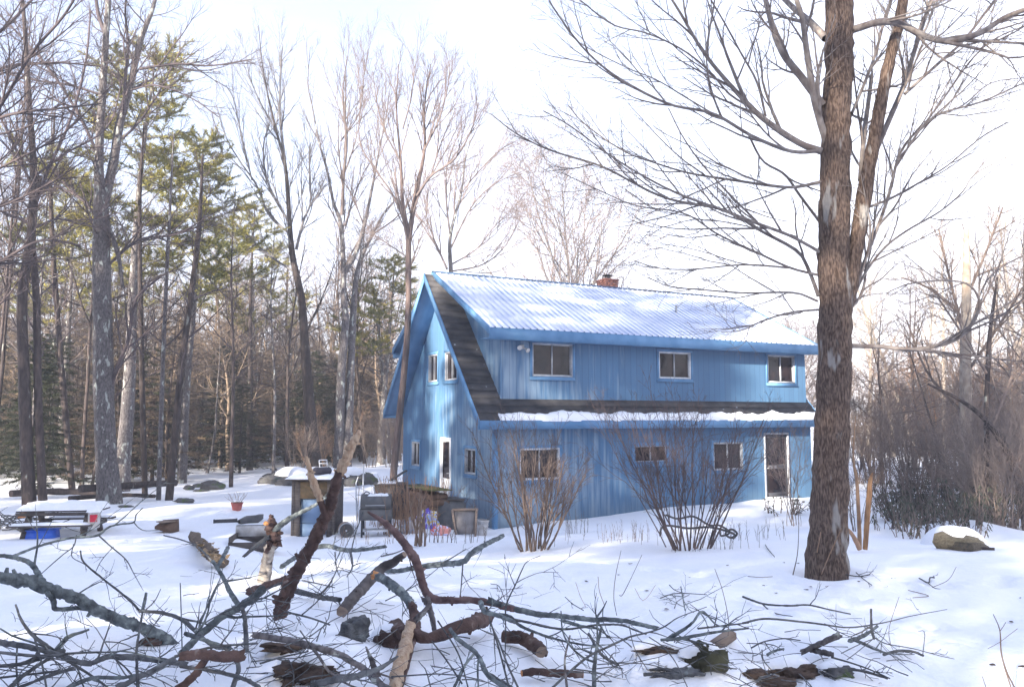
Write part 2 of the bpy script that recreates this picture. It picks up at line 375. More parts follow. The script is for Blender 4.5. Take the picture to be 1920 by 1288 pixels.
for _ in range(260):
    p_ = og(_r.uniform(-50,1950), _r.uniform(1060,1288)); dent(p_.x, p_.y, _r.uniform(.03,.12), _r.uniform(-.022,.018), _r.uniform(1,1.8), _r.random()*3)
p_ = og(1549,1078); dent(p_.x, p_.y, .38, -.12)
nx, ny = len(gx), len(gy)
i, j = np.meshgrid(np.arange(nx-1), np.arange(ny-1), indexing='xy'); a = (j*nx+i).ravel()
g = MB(); g.add(np.stack([X,Y,Z],-1).reshape(-1,3), np.stack([a,a+1,a+1+nx,a+nx],-1))
tag(obj('ground', g.mesh('ground', SNOW, True)), kind='structure')

# ------------------------------------------------------------------ house
TH = math.atan2(.455,.89)
HL, HW = 11.2, 7.0
HC = Vector((-.439, 20.6, 0))
house = thing('house', 'blue wooden two-storey house with steep gable and long metal-roofed dormer', 'house', HC, TH)
ca, sa = math.cos(TH), math.sin(TH)
def loc2w(t, s, z): return Vector((HC.x+ca*t-sa*s, HC.y+sa*t+ca*s, z))
def face_t(px, s=0.0):      # facade plane y=s -> t
    k = (px-960)/1507; x0 = HC.x-sa*s; y0 = HC.y+ca*s
    return (k*y0-x0)/(ca-k*sa)
def gable_s(px, t=0.0):
    k = (px-960)/1507; x0 = HC.x+ca*t; y0 = HC.y+sa*t
    return (k*y0-x0)/(-sa-k*ca)
def zof(px, py, Yd): return at(px, py, Yd).z
def frect(x0,y0,x1,y1,s=0.0):
    t0, t1 = face_t(x0,s), face_t(x1,s); Ya = loc2w(t0,s,0).y; Yb = loc2w(t1,s,0).y; Ym = (Ya+Yb)/2; xm = (x0+x1)/2
    return (t0, t1, zof(xm,y1,Ym), zof(xm,y0,Ym))
def grect(x0,y0,x1,y1):
    s0, s1 = gable_s(x1), gable_s(x0); Ym = (loc2w(0,s0,0).y+loc2w(0,s1,0).y)/2; xm = (x0+x1)/2
    return (s0, s1, zof(xm,y1,Ym), zof(xm,y0,Ym))
EZ, RZ, RS = 2.93, 7.22, 3.5          # eave and ridge height of the main roof (top), ridge position
SL = (RZ-EZ)/(RS+.4)
def roofz(s): return EZ + SL*(s+.4) if s <= RS else RZ - SL*(s-RS)
def wallstrips(mb, u0, u1, v0, top, holes, plane, extra=(), depth=.09):
    # plane(u, v, d) -> 3D local point; d = inward depth
    us = sorted(set([u0,u1]+[h[0] for h in holes]+[h[1] for h in holes]+list(extra)))
    us = [u for u in us if u0-1e-6 <= u <= u1+1e-6]
    for ua, ub in zip(us[:-1], us[1:]):
        hs = sorted([h for h in holes if h[0] <= ua+1e-6 and h[1] >= ub-1e-6], key=lambda h: h[2])
        lo = v0
        for h in hs:
            mb.add([plane(ua,lo,0),plane(ub,lo,0),plane(ub,h[2],0),plane(ua,h[2],0)], [(0,1,2,3)]); lo = h[3]
        mb.add([plane(ua,lo,0),plane(ub,lo,0),plane(ub,top(ub),0),plane(ua,top(ua),0)], [(0,1,2,3)])
    for a, b_, c, d in holes:
        for p, q in (((a,c),(b_,c)),((b_,c),(b_,d)),((b_,d),(a,d)),((a,d),(a,c))):
            mb.add([plane(*p,0),plane(*q,0),plane(*q,depth),plane(*p,depth)], [(0,1,2,3)])
def frame_bars(mb, a, b_, c, d, w, y0, y1, plane):
    def bx(u0_,v0_,u1_,v1_):
        P = [plane(u,v,y) for y in (y0,y1) for u,v in ((u0_,v0_),(u1_,v0_),(u1_,v1_),(u0_,v1_))]
        mb.add(P, [(0,1,2,3),(7,6,5,4),(0,4,5,1),(1,5,6,2),(2,6,7,3),(3,7,4,0)])
    bx(a,c,b_,c+w); bx(a,d-w,b_,d); bx(a,c+w,a+w,d-w); bx(b_-w,c+w,b_,d-w)
    return bx
FRAMEW = mat('window_frame', (.46,.48,.52), .5, (.34,.36,.40), ns=8)
def window(h, plane, slide=True, trim=WHITEP, name='window', outer=BLUET):
    a,b_,c,d = h; fm = MB(); frame_bars(fm, a+.002,b_-.002,c+.002,d-.002,.032,-.012,.085,plane)
    w = part(name, fm, trim, house)
    ca_ = MB(); frame_bars(ca_, a-.075,b_+.075,c-.085,d+.075,.073,-.022,-.002,plane); part('casing', ca_, outer, w)
    sa_ = MB()
    m = (a+b_)/2
    bx = frame_bars(sa_, a+.032,m+.015,c+.032,d-.032,.022,.02,.05,plane)
    frame_bars(sa_, m-.01,b_-.032,c+.032,d-.032,.022,.051,.08,plane); part('sash', sa_, FRAMEW, w)
    gl = MB(); gl.add([plane(a+.04,c+.04,.0655),plane(b_-.04,c+.04,.0655),plane(b_-.04,d-.04,.0655),plane(a+.04,d-.04,.0655)], [(0,1,2,3)]); part('pane', gl, GLASS, w)
    si = MB(); P = [plane(u,v,y) for y in (-.05,-.023) for u,v in ((a-.08,c-.10),(b_+.08,c-.10),(b_+.08,c-.07),(a-.08,c-.07))]
    si.add(P, [(0,1,2,3),(7,6,5,4),(0,4,5,1),(1,5,6,2),(2,6,7,3),(3,7,4,0)]); part('sill', si, outer, w)
    return w
pf = lambda u,v,d: (u, d, v)                    # front facade
DS = .09
pd_ = lambda u,v,d: (u, DS+d, v)                # dormer front
pg = lambda u,v,d: (d, u, v)                    # gable, u = s
H_low = [frect(974,840,1049,899), frect(1188,834,1251,867), frect(1336,829,1391,881), frect(1431,811,1477,934)]
H_up = [frect(998,644,1074,706,DS), frect(1237,660,1297,710,DS), frect(1442,666,1493,718,DS)]
H_g = [grect(803,665,820,716), grect(834,659,857,713), grect(773,828,788,873), grect(827,820,846,943), grect(872,841,893,889)]
FB = -.6
w = MB(); wallstrips(w, 0, HL, FB, lambda u: 2.86, H_low, pf)
wallstrips(w, 0, HW, FB, lambda u: roofz(u)-.13, H_g, pg, extra=(RS,))
w.add([(HL,0,FB),(HL,HW,FB),(HL,HW,3),(HL,0,3)], [(0,1,2,3)]); w.add([(HL,0,3),(HL,HW,3),(HL,RS,RZ-.1)], t=[(0,1,2)])
w.add([(0,HW,FB),(HL,HW,FB),(HL,HW,3),(0,HW,3)], [(3,2,1,0)])
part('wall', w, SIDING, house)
cb = MB(); cb.box((-.035,-.035,FB),(.07,-.003,2.74)); cb.box((-.035,-.003,FB),(-.003,.10,2.74)); part('corner_board', cb, BLUET, house)
for k, h in enumerate(H_low):
    if k == 3: continue
    window(h, pf, trim=WHITEP if k == 0 else FRAMEW if k != 1 else BLUET)
for k, h in enumerate(H_up): window(h, pd_, trim=WHITEP if k == 1 else FRAMEW)
for k, h in enumerate(H_g):
    if k == 3: continue
    window(h, pg, trim=FRAMEW)
# doors
GREYD = mat('storm_door', (.075,.08,.10), .4, (.10,.10,.115), ns=3)
def door(h, plane, fmat, leaf, panes):
    a,b_,c,d = h; fm = MB(); frame_bars(fm, a+.002,b_-.002,c+.002,d-.002,.05,-.03,.085,plane); dr = part('door', fm, fmat, house)
    P = [plane(u,v,y) for y in (.03,.07) for u,v in ((a+.05,c+.05),(b_-.05,c+.05),(b_-.05,d-.05),(a+.05,d-.05))]
    lf = MB(); lf.add(P, [(0,1,2,3),(7,6,5,4),(0,4,5,1),(1,5,6,2),(2,6,7,3),(3,7,4,0)]); part('leaf', lf, leaf, dr)
    for (u0,v0,u1,v1) in panes:
        A = a+.05+(b_-a-.1)*u0; B = a+.05+(b_-a-.1)*u1; C_ = c+.05+(d-c-.1)*v0; D = c+.05+(d-c-.1)*v1
        g_ = MB(); g_.add([plane(A,C_,.026),plane(B,C_,.026),plane(B,D,.026),plane(A,D,.026)], [(0,1,2,3)])
        frame_bars(g_, A-.02,B+.02,C_-.02,D+.02,.02,.012,.029,plane); part('pane', g_, [GLASS], dr)
    hn = MB(); u = a+.11; v = c+(d-c)*.46; hn.tube([plane(u,v,.0),plane(u,v,-.04),plane(u+.08,v,-.05)], .014, 6); part('handle', hn, METAL, dr)
    return dr
door(H_low[3], pf, FRAMEW, GREYD, [(.12,.52,.88,.94),(.12,.08,.88,.44)])
door(H_g[3], pg, WHITEP, WHITEP, [(.2,.38,.85,.95)])
# main roof slabs
def slab(mb, x0, x1, s0, z0, s1, z1, th, m=0):
    # sloped plate; th measured vertically downward
    mb.add([(x0,s0,z0),(x1,s0,z0),(x1,s1,z1),(x0,s1,z1),(x0,s0,z0-th),(x1,s0,z0-th),(x1,s1,z1-th),(x0,s1,z1-th)],
           [(0,1,2,3),(7,6,5,4),(0,4,5,1),(1,5,6,2),(2,6,7,3),(3,7,4,0)], m=m)
X0, X1 = -.62, HL+.06
r = MB(); 
nC = 22   # shingle courses on the front slope
for k in range(nC):
    sa0 = -.4+(RS+.4)*k/nC; sb0 = -.4+(RS+.4)*(k+1)/nC
    slab(r, X0, X1, sa0-.012, roofz(sa0)+.010, sb0, roofz(sb0)-.004, .07)
HBK = HW+.15; EZB = roofz(HBK); slab(r, X0, X1, HBK, EZB, RS, RZ, .08)
ROOF = part('roof', r, ROOFS, house)
tr = MB()
for x0, x1 in ((X0-.03, X0),(X1, X1+.03)):
    slab(tr, x0, x1, -.42, EZ-.0, RS, RZ+.018, .24); slab(tr, x0, x1, HBK+.02, EZB, RS, RZ+.018, .24)
slab(tr, X0, X1, -.43, EZ-.012, -.405, EZ-.012, .22)
slab(tr, X0, X1, HBK+.005, EZB-.012, HBK+.03, EZB-.012, .22)
tr.box((X0,-.40,EZ-.235),(X1,-.003,EZ-.215))
part('trim', tr, BLUET, house)
so = MB(); slab(so, X0+.001, -.004, -.38, EZ-.11, RS, RZ-.11, .03); slab(so, X0+.001, -.004, HBK-.02, EZB-.11, RS, RZ-.11, .03); part('soffit', so, BLUET, house)
# shed dormers
DE, DZ, DX0, DX1 = -.38, 5.27, -.35, HL+.04
def dormer(front=True):
    f = (lambda s: s) if front else (lambda s: 2*RS-s)
    dm = MB(); P = .205; n = int((DX1-DX0)/P); x = DX0; prof = [(DX0,0,0)]
    for k in range(n):
        xs = DX0+k*P
        prof += [(xs+.145,0,0),(xs+.16,.028,1),(xs+.185,.028,1),(xs+.20,0,1)]
    prof.append((DX1,0,0)); st = 14
    V = []; 
    for q in range(st+1):
        t_ = q/st; s_ = DE+(RS-DE)*t_; z_ = DZ+(RZ+.09-DZ)*t_
        V += [(px_, f(s_), z_+dz) for px_,dz,_ in prof]
    npf = len(prof); Q0 = []; Q1 = []
    for q in range(st):
        for k in range(npf-1):
            fc = (q*npf+k, q*npf+k+1, (q+1)*npf+k+1, (q+1)*npf+k)
            if not front: fc = fc[::-1]
            rib = prof[k][1] > 0 or prof[k+1][1] > 0
            (Q1 if rib else Q0).append(fc)
    dm.add(V, Q0, m=0); b0 = dm.n-len(V)
    dm.q.append(np.array(Q1)+b0); dm.qm.append(np.full(len(Q1),1))
    part('dormer_roof', dm, [PANM, RIBM], house)
    und = MB(); slab(und, DX0+.004, DX1-.004, f(DE+.01), DZ-.012, f(RS), RZ+.07, .05); 
    slab(und, DX0-.03, DX0, f(DE-.03), DZ+.02, f(RS), RZ+.115, .19); slab(und, DX1, DX1+.03, f(DE-.03), DZ+.02, f(RS), RZ+.115, .19)
    ya, yb = sorted((f(DE-.03), f(DE+.005))); und.box((DX0,ya,DZ-.30),(DX1,yb,DZ-.005))
    ya, yb = sorted((f(DE+.005), f(DS+.05))); und.box((DX0,ya,DZ-.27),(DX1,yb,DZ-.255))
    part('dormer_trim', und, BLUET, house)
    wl_ = MB()
    if front: wallstrips(wl_, .2, HL-.05, roofz(DS)-.05, lambda u: DZ-.26, H_up, pd_)
    else: wl_.add([(.2,2*RS-DS,roofz(DS)-.05),(HL-.05,2*RS-DS,roofz(DS)-.05),(HL-.05,2*RS-DS,DZ-.2),(.2,2*RS-DS,DZ-.2)], [(3,2,1,0)])
    for xx in (.2, HL-.05):
        wl_.add([(xx,f(DS),roofz(DS)-.05),(xx,f(DS),DZ+(RZ+.09-DZ)*(DS-DE)/(RS-DE)-.06),(xx,f(RS),RZ-.05)], t=[(0,1,2)])
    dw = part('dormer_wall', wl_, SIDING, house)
dormer(True); DE = -.10; dormer(False)
rc = MB(); rc.prism([(RS-.10,RZ+.055),(RS,RZ+.11),(RS+.10,RZ+.055),(RS+.10,RZ+.065),(RS,RZ+.122),(RS-.10,RZ+.065)], DX0-.035, DX1+.035, axis='x')
part('ridge_cap', rc, DARKBLUE, house)
# snow lying on the lower eave and in drifts against the dormer
sn = MB(); n = 150; V = []
for k in range(n+1):
    t_ = -.05+(HL+.09)*k/n; e = .5+ .5*float(vn(t_*1.6,3.1,5))+.5*float(vn(t_*6,1.1,6))+.25*float(vn(t_*14,2.1,8)); e = max(e,.12); wd = .10+.16*e; hh = .05+.10*e
    s0 = -.425; b = roofz(-.4)-.01
    for ds, dz in ((0,-.03),(-.012,.05),(.02,hh),(wd*.5,hh+SL*wd*.42),(wd*.85,SL*wd*.85+.05),(wd,SL*wd-.02)):
        V.append((t_, s0+ds+.02*float(vn(t_*4,ds*20,7)), b+dz))
Q = [(k*6+j_, (k+1)*6+j_, (k+1)*6+j_+1, k*6+j_+1) for k in range(n) for j_ in range(5)]
sn.add(V, Q, t=[(0,k_,k_+1) for k_ in range(1,5)]+[(n*6,n*6+k_+1,n*6+k_) for k_ in range(1,5)]); part('snow_cover', sn, SNOW, house, True)
ls = MB(); ls.box((HL-.05,-.41,EZ-.2),(HL+.0,-.40,EZ-.19)); 
# chimney
ch = thing_ch = None
def chimney():
    c = MB(); x0, y0 = 5.85, 3.62; c.box((x0+.008,y0+.008,5.6),(x0+.512,y0+.512,7.578), m=1)
    for k in range(26):
        z0 = 5.6+k*.0762; o = 0 if k%2 else .1
        cuts = [0]+[u for u in (o+.0, o+.2, o+.4) if 0.02 < u < .5]+[.52]
        for u0, u1 in zip(cuts[:-1], cuts[1:]):
            a0, a1 = x0+u0+(.004 if u0 else 0), x0+u1-(.004 if u1 < .52 else 0); c.box((a0,y0,z0),(a1,y0+.006,z0+.066)); c.box((a0,y0+.514,z0),(a1,y0+.52,z0+.066))
            b0, b1 = y0+.007+u0*.97+(.004 if u0 else 0), y0+.007+u1*.97-(.004 if u1 < .52 else 0); c.box((x0,b0,z0+.001),(x0+.007,b1,z0+.067)); c.box((x0+.513,b0,z0+.001),(x0+.52,b1,z0+.067))
    c.box((x0-.025,y0-.025,7.58),(x0+.545,y0+.545,7.63))
    part('chimney', c, [BRICK, mat('mortar',(.20,.13,.11),.9)], ROOF); return x0+.26, y0+.26
cx, cy = chimney()
fl = MB(); th = np.linspace(0,2*math.pi,13)[:-1]
fl.tube([(cx,cy,7.62),(cx,cy,7.74)], .10, 12); fl.tube([(cx,cy,7.77),(cx,cy,7.79),(cx,cy,7.83)], [.16,.17,.02], 12)
for a_ in range(4): fl.bar((cx+.09*math.cos(a_*1.57),cy+.09*math.sin(a_*1.57),7.73),(cx+.11*math.cos(a_*1.57),cy+.11*math.sin(a_*1.57),7.78),.012,.012)
part('flue_cap', fl, DARKM, house)
vp = MB(); tv = face_t(1272, 1.6); vp.tube([(tv,1.6,6.2),(tv,1.6,6.55)], .035, 8); vp.bar((tv,1.6,6.45),(tv+.28,1.62,6.66),.02,.02); part('vent_pipe', vp, METAL, house)
lt = MB(); tf = face_t(978, DS); zf = zof(978,650,20.9)
lt.box((tf-.06,DS-.04,zf-.05),(tf+.06,DS-.002,zf+.06)); lt.tube([(tf-.02,DS-.03,zf),(tf-.11,DS-.12,zf-.01),(tf-.16,DS-.2,zf-.04)], [.02,.03,.065], 8, cap=0)
lt.tube([(tf+.02,DS-.03,zf),(tf+.07,DS-.12,zf-.05),(tf+.09,DS-.2,zf-.10)], [.02,.03,.065], 8, cap=0); part('floodlight', lt, WHITEPL, house)


# ------------------------------------------------------------------ trees
def rot_about(d, ax, a):
    c, s_ = math.cos(a), math.sin(a); return d*c + np.cross(ax, d)*s_ + ax*np.dot(ax, d)*(1-c)
def perp(d):
    r = np.array([0,0,1.]) if abs(d[2]) < .9 else np.array([1.,0,0]); u = np.cross(d, r); return u/np.linalg.norm(u)
def mkpath(rng, p, d, L, n, wig, up):
    P = [p]; d = d/np.linalg.norm(d); st = L/n
    for k in range(n):
        d = d + rng.normal(0, wig, 3); d[2] += up; d /= np.linalg.norm(d); P.append(P[-1]+d*st)
    return np.array(P)
LV = {   # per level: (children, start fraction, angle lo, angle hi, length ratio, wiggle, tropism, sides, steps)
 'open':  [(20,.20,.45,.95,.50,.05,.05,5,8),(9,.15,.45,.85,.50,.09,.03,4,6),(6,.15,.4,.9,.52,.12,.03,3,5),(3,.2,.4,.9,.5,.15,.02,3,3)],
 'forest':[(15,.30,.5,1.25,.22,.08,.04,4,6),(6,.15,.5,.95,.45,.11,.02,3,4),(4,.15,.5,1.,.5,.14,.02,3,3)],
 'pole':  [(18,.2,.8,1.5,.13,.09,.02,3,4),(5,.15,.5,1.1,.5,.12,.0,3,3),(2,.15,.5,1.,.5,.14,.0,3,2)],
 'vase':  [(15,.16,.32,.65,.60,.05,.05,5,9),(9,.12,.3,.65,.50,.07,.04,4,6),(7,.12,.3,.7,.5,.1,.03,3,4),(4,.15,.3,.8,.5,.12,.02,3,3)],
}
def children(rng, P, R, Lp, spec, lvl, out, minr=.004, lmul=1.0, bias=None):
    if lvl >= len(spec): return
    nch, st, a0, a1, lr, wig, up, k, steps = spec[lvl]
    nch = max(1, int(round(nch*(.75+.5*rng.random())))) ; n = len(P)-1; ph = rng.random()*6.28
    for c in range(nch):
        f = st+(1-st)*((c+rng.random())/nch); f = min(f, .995); x = f*n; i_ = int(x); fr = x-i_
        p = P[i_]*(1-fr)+P[i_+1]*fr; d = P[i_+1]-P[i_]; d = d/(np.linalg.norm(d)+1e-9); r = R[i_]*(1-fr)+R[i_+1]*fr
        ph += 2.4+rng.normal(0,.35); ax = rot_about(perp(d), d, ph); nd = rot_about(d, ax, a0+(a1-a0)*rng.random())
        if bias is not None: nd = nd+bias; nd /= np.linalg.norm(nd)
        L = Lp*lr*lmul*(1.15-.68*((f-st)/(1-st+1e-6))**1.6)*(.55+.75*rng.random()); cr_ = max(minr, min(r*.72, L*.017+.002))
        Q = mkpath(rng, p, nd, L, steps, wig, up); RR = np.linspace(cr_, max(minr*.55, cr_*.22), len(Q))
        out.append((lvl, Q, RR, k)); children(rng, Q, RR, L, spec, lvl+1, out, minr)
def bare_arrays(seed, kind, H, r0, minr, lean=0.0, double=False):
    rng = np.random.default_rng(seed); T = MB(); C = MB(); spec = LV[kind]
    trunks = [mkpath(rng, np.zeros(3), np.array([rng.normal(0,lean),rng.normal(0,lean),1.]), H, 14, .035, .03)]
    if double:
        b = trunks[0][5]; trunks.append(mkpath(rng, b, np.array([.35,.1,1.]), H*.62, 9, .04, .04))
    for ti, P in enumerate(trunks):
        P = P.copy(); 
        if ti == 0: P[0,2] -= .3
        R = r0*(1-np.linspace(0,1,len(P))**1.1*.93)*(1 if ti == 0 else .62)
        if ti == 0: R[0] *= 1.25
        T.tube(P, R, 9, rough=.08, seed=seed); out = []
        children(rng, P, R, H, spec, 0, out, minr)
        for lvl, Q, RR, k in out: (T if lvl == 0 else C).tube(Q, RR, k)
    return T, C
PROTO = {}
def tree_proto(key, seed, kind, H, r0, minr, mt, mc, **kw):
    T, C = bare_arrays(seed, kind, H, r0, minr, **kw)
    PROTO[key] = (T.mesh('trunk', mt, True), C.mesh('crown', mc), H, r0)
def needle_tree(key, seed, H, r0, style, mt, mn):
    rng = np.random.default_rng(seed); T = MB(); C = MB()
    P = mkpath(rng, np.zeros(3), np.array([0,0,1.]), H, 12, .02, .03); P[0,2] -= .3; R = r0*(1-np.linspace(0,1,13)*.95)
    T.tube(P, R, 8, rough=.06, seed=seed); V = []; Tt = []
    def tuft(p, d, n, L, w, spread, droop):
        for _ in range(n):
            v = d*(.5+.6*rng.random())+rng.normal(0,spread,3); v[2] += droop; v = v/np.linalg.norm(v)*L*(.6+.7*rng.random()); s_ = perp(v/np.linalg.norm(v)); s_ = rot_about(s_, v/np.linalg.norm(v), rng.random()*6.28)*w
            b = len(V); V.extend([p-s_*.6, p+s_*.6, p+v*.6+s_, p+v]); Tt.extend([(b,b+1,b+2),(b,b+2,b+3)])
    if style == 'pine':
        nb = 46
        for c in range(nb):
            f = .46+.53*c/nb+rng.normal(0,.01); f = min(f,.99); p = np.array([np.interp(f*12, range(13), P[:,k]) for k in range(3)])
            az = c*2.4+rng.normal(0,.4); L = H*(.25*(1-f)**.7+.03)*(.55+.8*rng.random()); d = np.array([math.cos(az),math.sin(az),.12+.4*f])
            Q = mkpath(rng, p, d, L, 6, .07, .04); T.tube(Q, np.linspace(.02+.02*(1-f),.008,7), 3)
            for g_ in range(int(4+L*4)):
                t_ = .35+.65*rng.random(); q = np.array([np.interp(t_*6, range(7), Q[:,k]) for k in range(3)]); dd = rng.normal(0,1,3); dd[2] = abs(dd[2])*.35; dd += (Q[-1]-Q[0])/L*.8; dd /= np.linalg.norm(dd)
                SL_ = .35+.45*rng.random(); e = q+dd*SL_; T.tube([q,e], [.008,.004], 3)
                for u_ in range(7): tuft(q+dd*SL_*(.3+.12*u_), dd, 9, .19, .014, .5, .05)
    else:
        nb = int(70)
        for c in range(nb):
            f = .06+.93*c/nb; p = np.array([np.interp(f*12, range(13), P[:,k]) for k in range(3)]); az = c*2.4+rng.normal(0,.3)
            L = H*(.27*(1-f)+.02)*(.6+.6*rng.random()); d = np.array([math.cos(az),math.sin(az),.10]); Q = mkpath(rng, p, d, L, 5, .05, -.06); T.tube(Q, np.linspace(.018,.005,6), 3)
            for g_ in range(int(5+L*7)):
                t_ = .15+.85*rng.random(); q = np.array([np.interp(t_*5, range(6), Q[:,k]) for k in range(3)]); dd = (Q[-1]-Q[0])/L; sd_ = np.cross(dd,[0,0,1.]); dd = dd*.6+sd_*rng.choice([-1,1])*.9+rng.normal(0,.15,3); dd[2] -= .15; dd /= np.linalg.norm(dd)
                SL_ = (.25+.35*rng.random())*(.6+.5*(1-t_))
                if style == 'dead': T.tube([q, q+dd*SL_], [.006,.003], 3)
                for u_ in range(5 if style != 'dead' else 3): tuft(q+dd*SL_*(.2+.2*u_), dd, 6 if style != 'dead' else 5, .12 if style != 'dead' else .16, .014 if style != 'dead' else .009, .45, -.1)
    C.add(np.array(V), t=Tt)
    PROTO[key] = (T.mesh('trunk', mt, True), C.mesh('crown', mn), H, r0)
tree_proto('forest1', 11, 'forest', 15, .11, .0055, GREY, TWIG)
tree_proto('forest2', 12, 'forest', 15, .095, .0055, DARKB, DTWIG)
tree_proto('forest3', 13, 'forest', 15, .10, .0055, DARKB, DTWIG, lean=.05, double=True)
tree_proto('pole1', 14, 'pole', 12, .07, .008, DARKB, DTWIG)
tree_proto('pole2', 15, 'pole', 12, .08, .008, GREY, TWIG, lean=.06)
tree_proto('open1', 16, 'open', 10, .16, .010, GREY, TWIG)
tree_proto('vase1', 17, 'vase', 12, .15, .010, GREY, TWIG, double=True)
needle_tree('hemlock1', 21, 7, .09, 'fir', DARKB, NEEDLE)
needle_tree('hemlock2', 22, 7, .08, 'fir', DARKB, NEEDLE)
needle_tree('pine1', 23, 16, .20, 'pine', GREY, PINE)
needle_tree('fir1', 26, 8, .10, 'dead', DARKB, mat('dead_sprays',(.09,.065,.048),.85,(.19,.14,.09),ns=1.2,rnd=.35))
needle_tree('fir2', 27, 8, .09, 'dead', DARKB, bpy.data.materials['dead_sprays'])
RNG = random.Random(5)
NAMES = {'forest':('bare_tree','tree'),'pole':('bare_tree','tree'),'open':('bare_tree','tree'),'vase':('bare_tree','tree'),'hemlock':('hemlock_tree','tree'),'fir':('fir_tree','tree'),'pine':('pine_tree','tree')}
def plant(key, loc, H, width, label, group=None, rz=None, lean=(0,0), name=None, r=None):
    tm, cm, H0, r0 = PROTO[key]; nm, cat = NAMES[key.rstrip('0123456789')]
    t = thing(name or nm, label, cat, loc, RNG.random()*6.28 if rz is None else rz, group)
    t.rotation_euler = (lean[0], lean[1], t.rotation_euler[2]); t.scale = (width, width, H/H0)
    obj('trunk', tm, t); obj('crown', cm, t); return t
def top_h(px, py, Y): return at(px, py, Y).z

def region(px, Yd):
    bands = [(45,'at the far left edge'),(120,'behind the picnic table'),(185,'just left of the twin-stemmed tree'),(260,'behind and right of the twin-stemmed tree'),(340,'among the wood-edge trunks left of the stone bank'),
             (430,'above the dark stones on the snow bank'),(520,'behind the potted plant and hemlock'),(610,'behind the first middle tree'),(690,'behind the three-stemmed tree'),(9999,'close to the left of the house gable')]
    for lim, s_ in bands:
        if px < lim: break
    return ('front-row ' if Yd < 36 else 'deeper ') , s_
# forest left of and behind the house --------------------------------------------------
GL1 = 'tall slim bare trees of the woods left of the house'
LB = {'forest1':'grey-barked bare tree standing among the crowded trunks left of the house',
      'forest2':'slim dark bare tree standing among the crowded trunks left of the house',
      'forest3':'dark bare tree with a forked trunk among the crowded trunks left of the house',
      'pole1':'thin dark bare sapling among the crowded trunks left of the house',
      'pole2':'thin grey bare sapling among the crowded trunks left of the house'}
spots = []
def far_enough(x, y, d):
    return all((x-a)**2+(y-b)**2 > d*d for a,b in spots)
cnt = 0
for tries in range(4000):
    if cnt >= 100: break
    Yd = 25.5+ (RNG.random()**1.15)*44; px = -120+RNG.random()*880
    if Yd < 30 and px > 330: continue
    if px > 330 and Yd < 37+ (px-330)*.004: continue
    x = (px-960)/1507*Yd
    if Yd < 34 and 215 < px < 470: continue
    if not far_enough(x, Yd, 1.25): continue
    spots.append((x, Yd)); cnt += 1
    key = RNG.choice(['forest1','forest2','forest2','forest3','pole1','pole2','pole1','forest2'])
    # canopy line: high on the left, falling towards the house
    topy = (np.interp(px, [-100,120,330,480,620,760],[-150,-40,170,330,400,430]) if Yd < 31 else np.interp(px,[-100,100,330,760],[300,360,420,480])) + RNG.uniform(-90,110)
    if key.startswith('pole'): topy += 110
    H = max(5, top_h(px, topy, Yd)-gz(x, Yd)); wd = RNG.uniform(.75,1.1)*(1.0 if Yd > 32 else .8)
    plant(key, (x, Yd, gz(x,Yd)), H, wd, region(px,Yd)[0]+{'forest1':'grey bare tree ','forest2':'slim dark bare tree ','forest3':'dark forked bare tree ','pole1':'thin dark sapling ','pole2':'thin grey sapling '}[key]+region(px,Yd)[1], GL1 if key.startswith('f') else 'thin bare saplings of the woods left of the house', lean=(RNG.gauss(0,.025),RNG.gauss(0,.03)))
HB = 'low dark hemlock among the trunks of the woods left of the house'
cnt = 0
for tries in range(2000):
    if cnt >= 44: break
    Yd = 29+RNG.random()*34; px = -120+RNG.random()*900
    if px > 340 and Yd < 41: continue
    x = (px-960)/1507*Yd
    if not far_enough(x, Yd, .8): continue
    spots.append((x, Yd)); cnt += 1
    plant(RNG.choice(['hemlock1','hemlock2']), (x,Yd,gz(x,Yd)), RNG.uniform(3.0,6.5)+(Yd-29)*.06, RNG.uniform(.75,1.25), region(px,Yd)[0]+'low dark hemlock '+region(px,Yd)[1], 'dark hemlocks under the woods left of the house')
plant('hemlock1', gp(452,37.5), 4.2, .75, 'dark green bushy hemlock at the open edge of the woods behind the potted plant')
plant('hemlock2', gp(60,27.5), 5.4, .9, 'dark spreading hemlock behind the picnic table at the far left')
for k in range(56):
    Yd = 30+RNG.random()*30; px = -120+RNG.random()*900
    if px > 320: Yd = max(Yd, 41+RNG.random()*16)
    plant(RNG.choice(['fir1','fir2']), gp(px,Yd), RNG.uniform(6,9.5)*(1+(Yd-30)*.008)*(1.0 if px < 350 else .8), RNG.uniform(.9,1.4), region(px,Yd)[0]+'brown dry fir '+region(px,Yd)[1], 'half-dead firs of the woods left of the house')
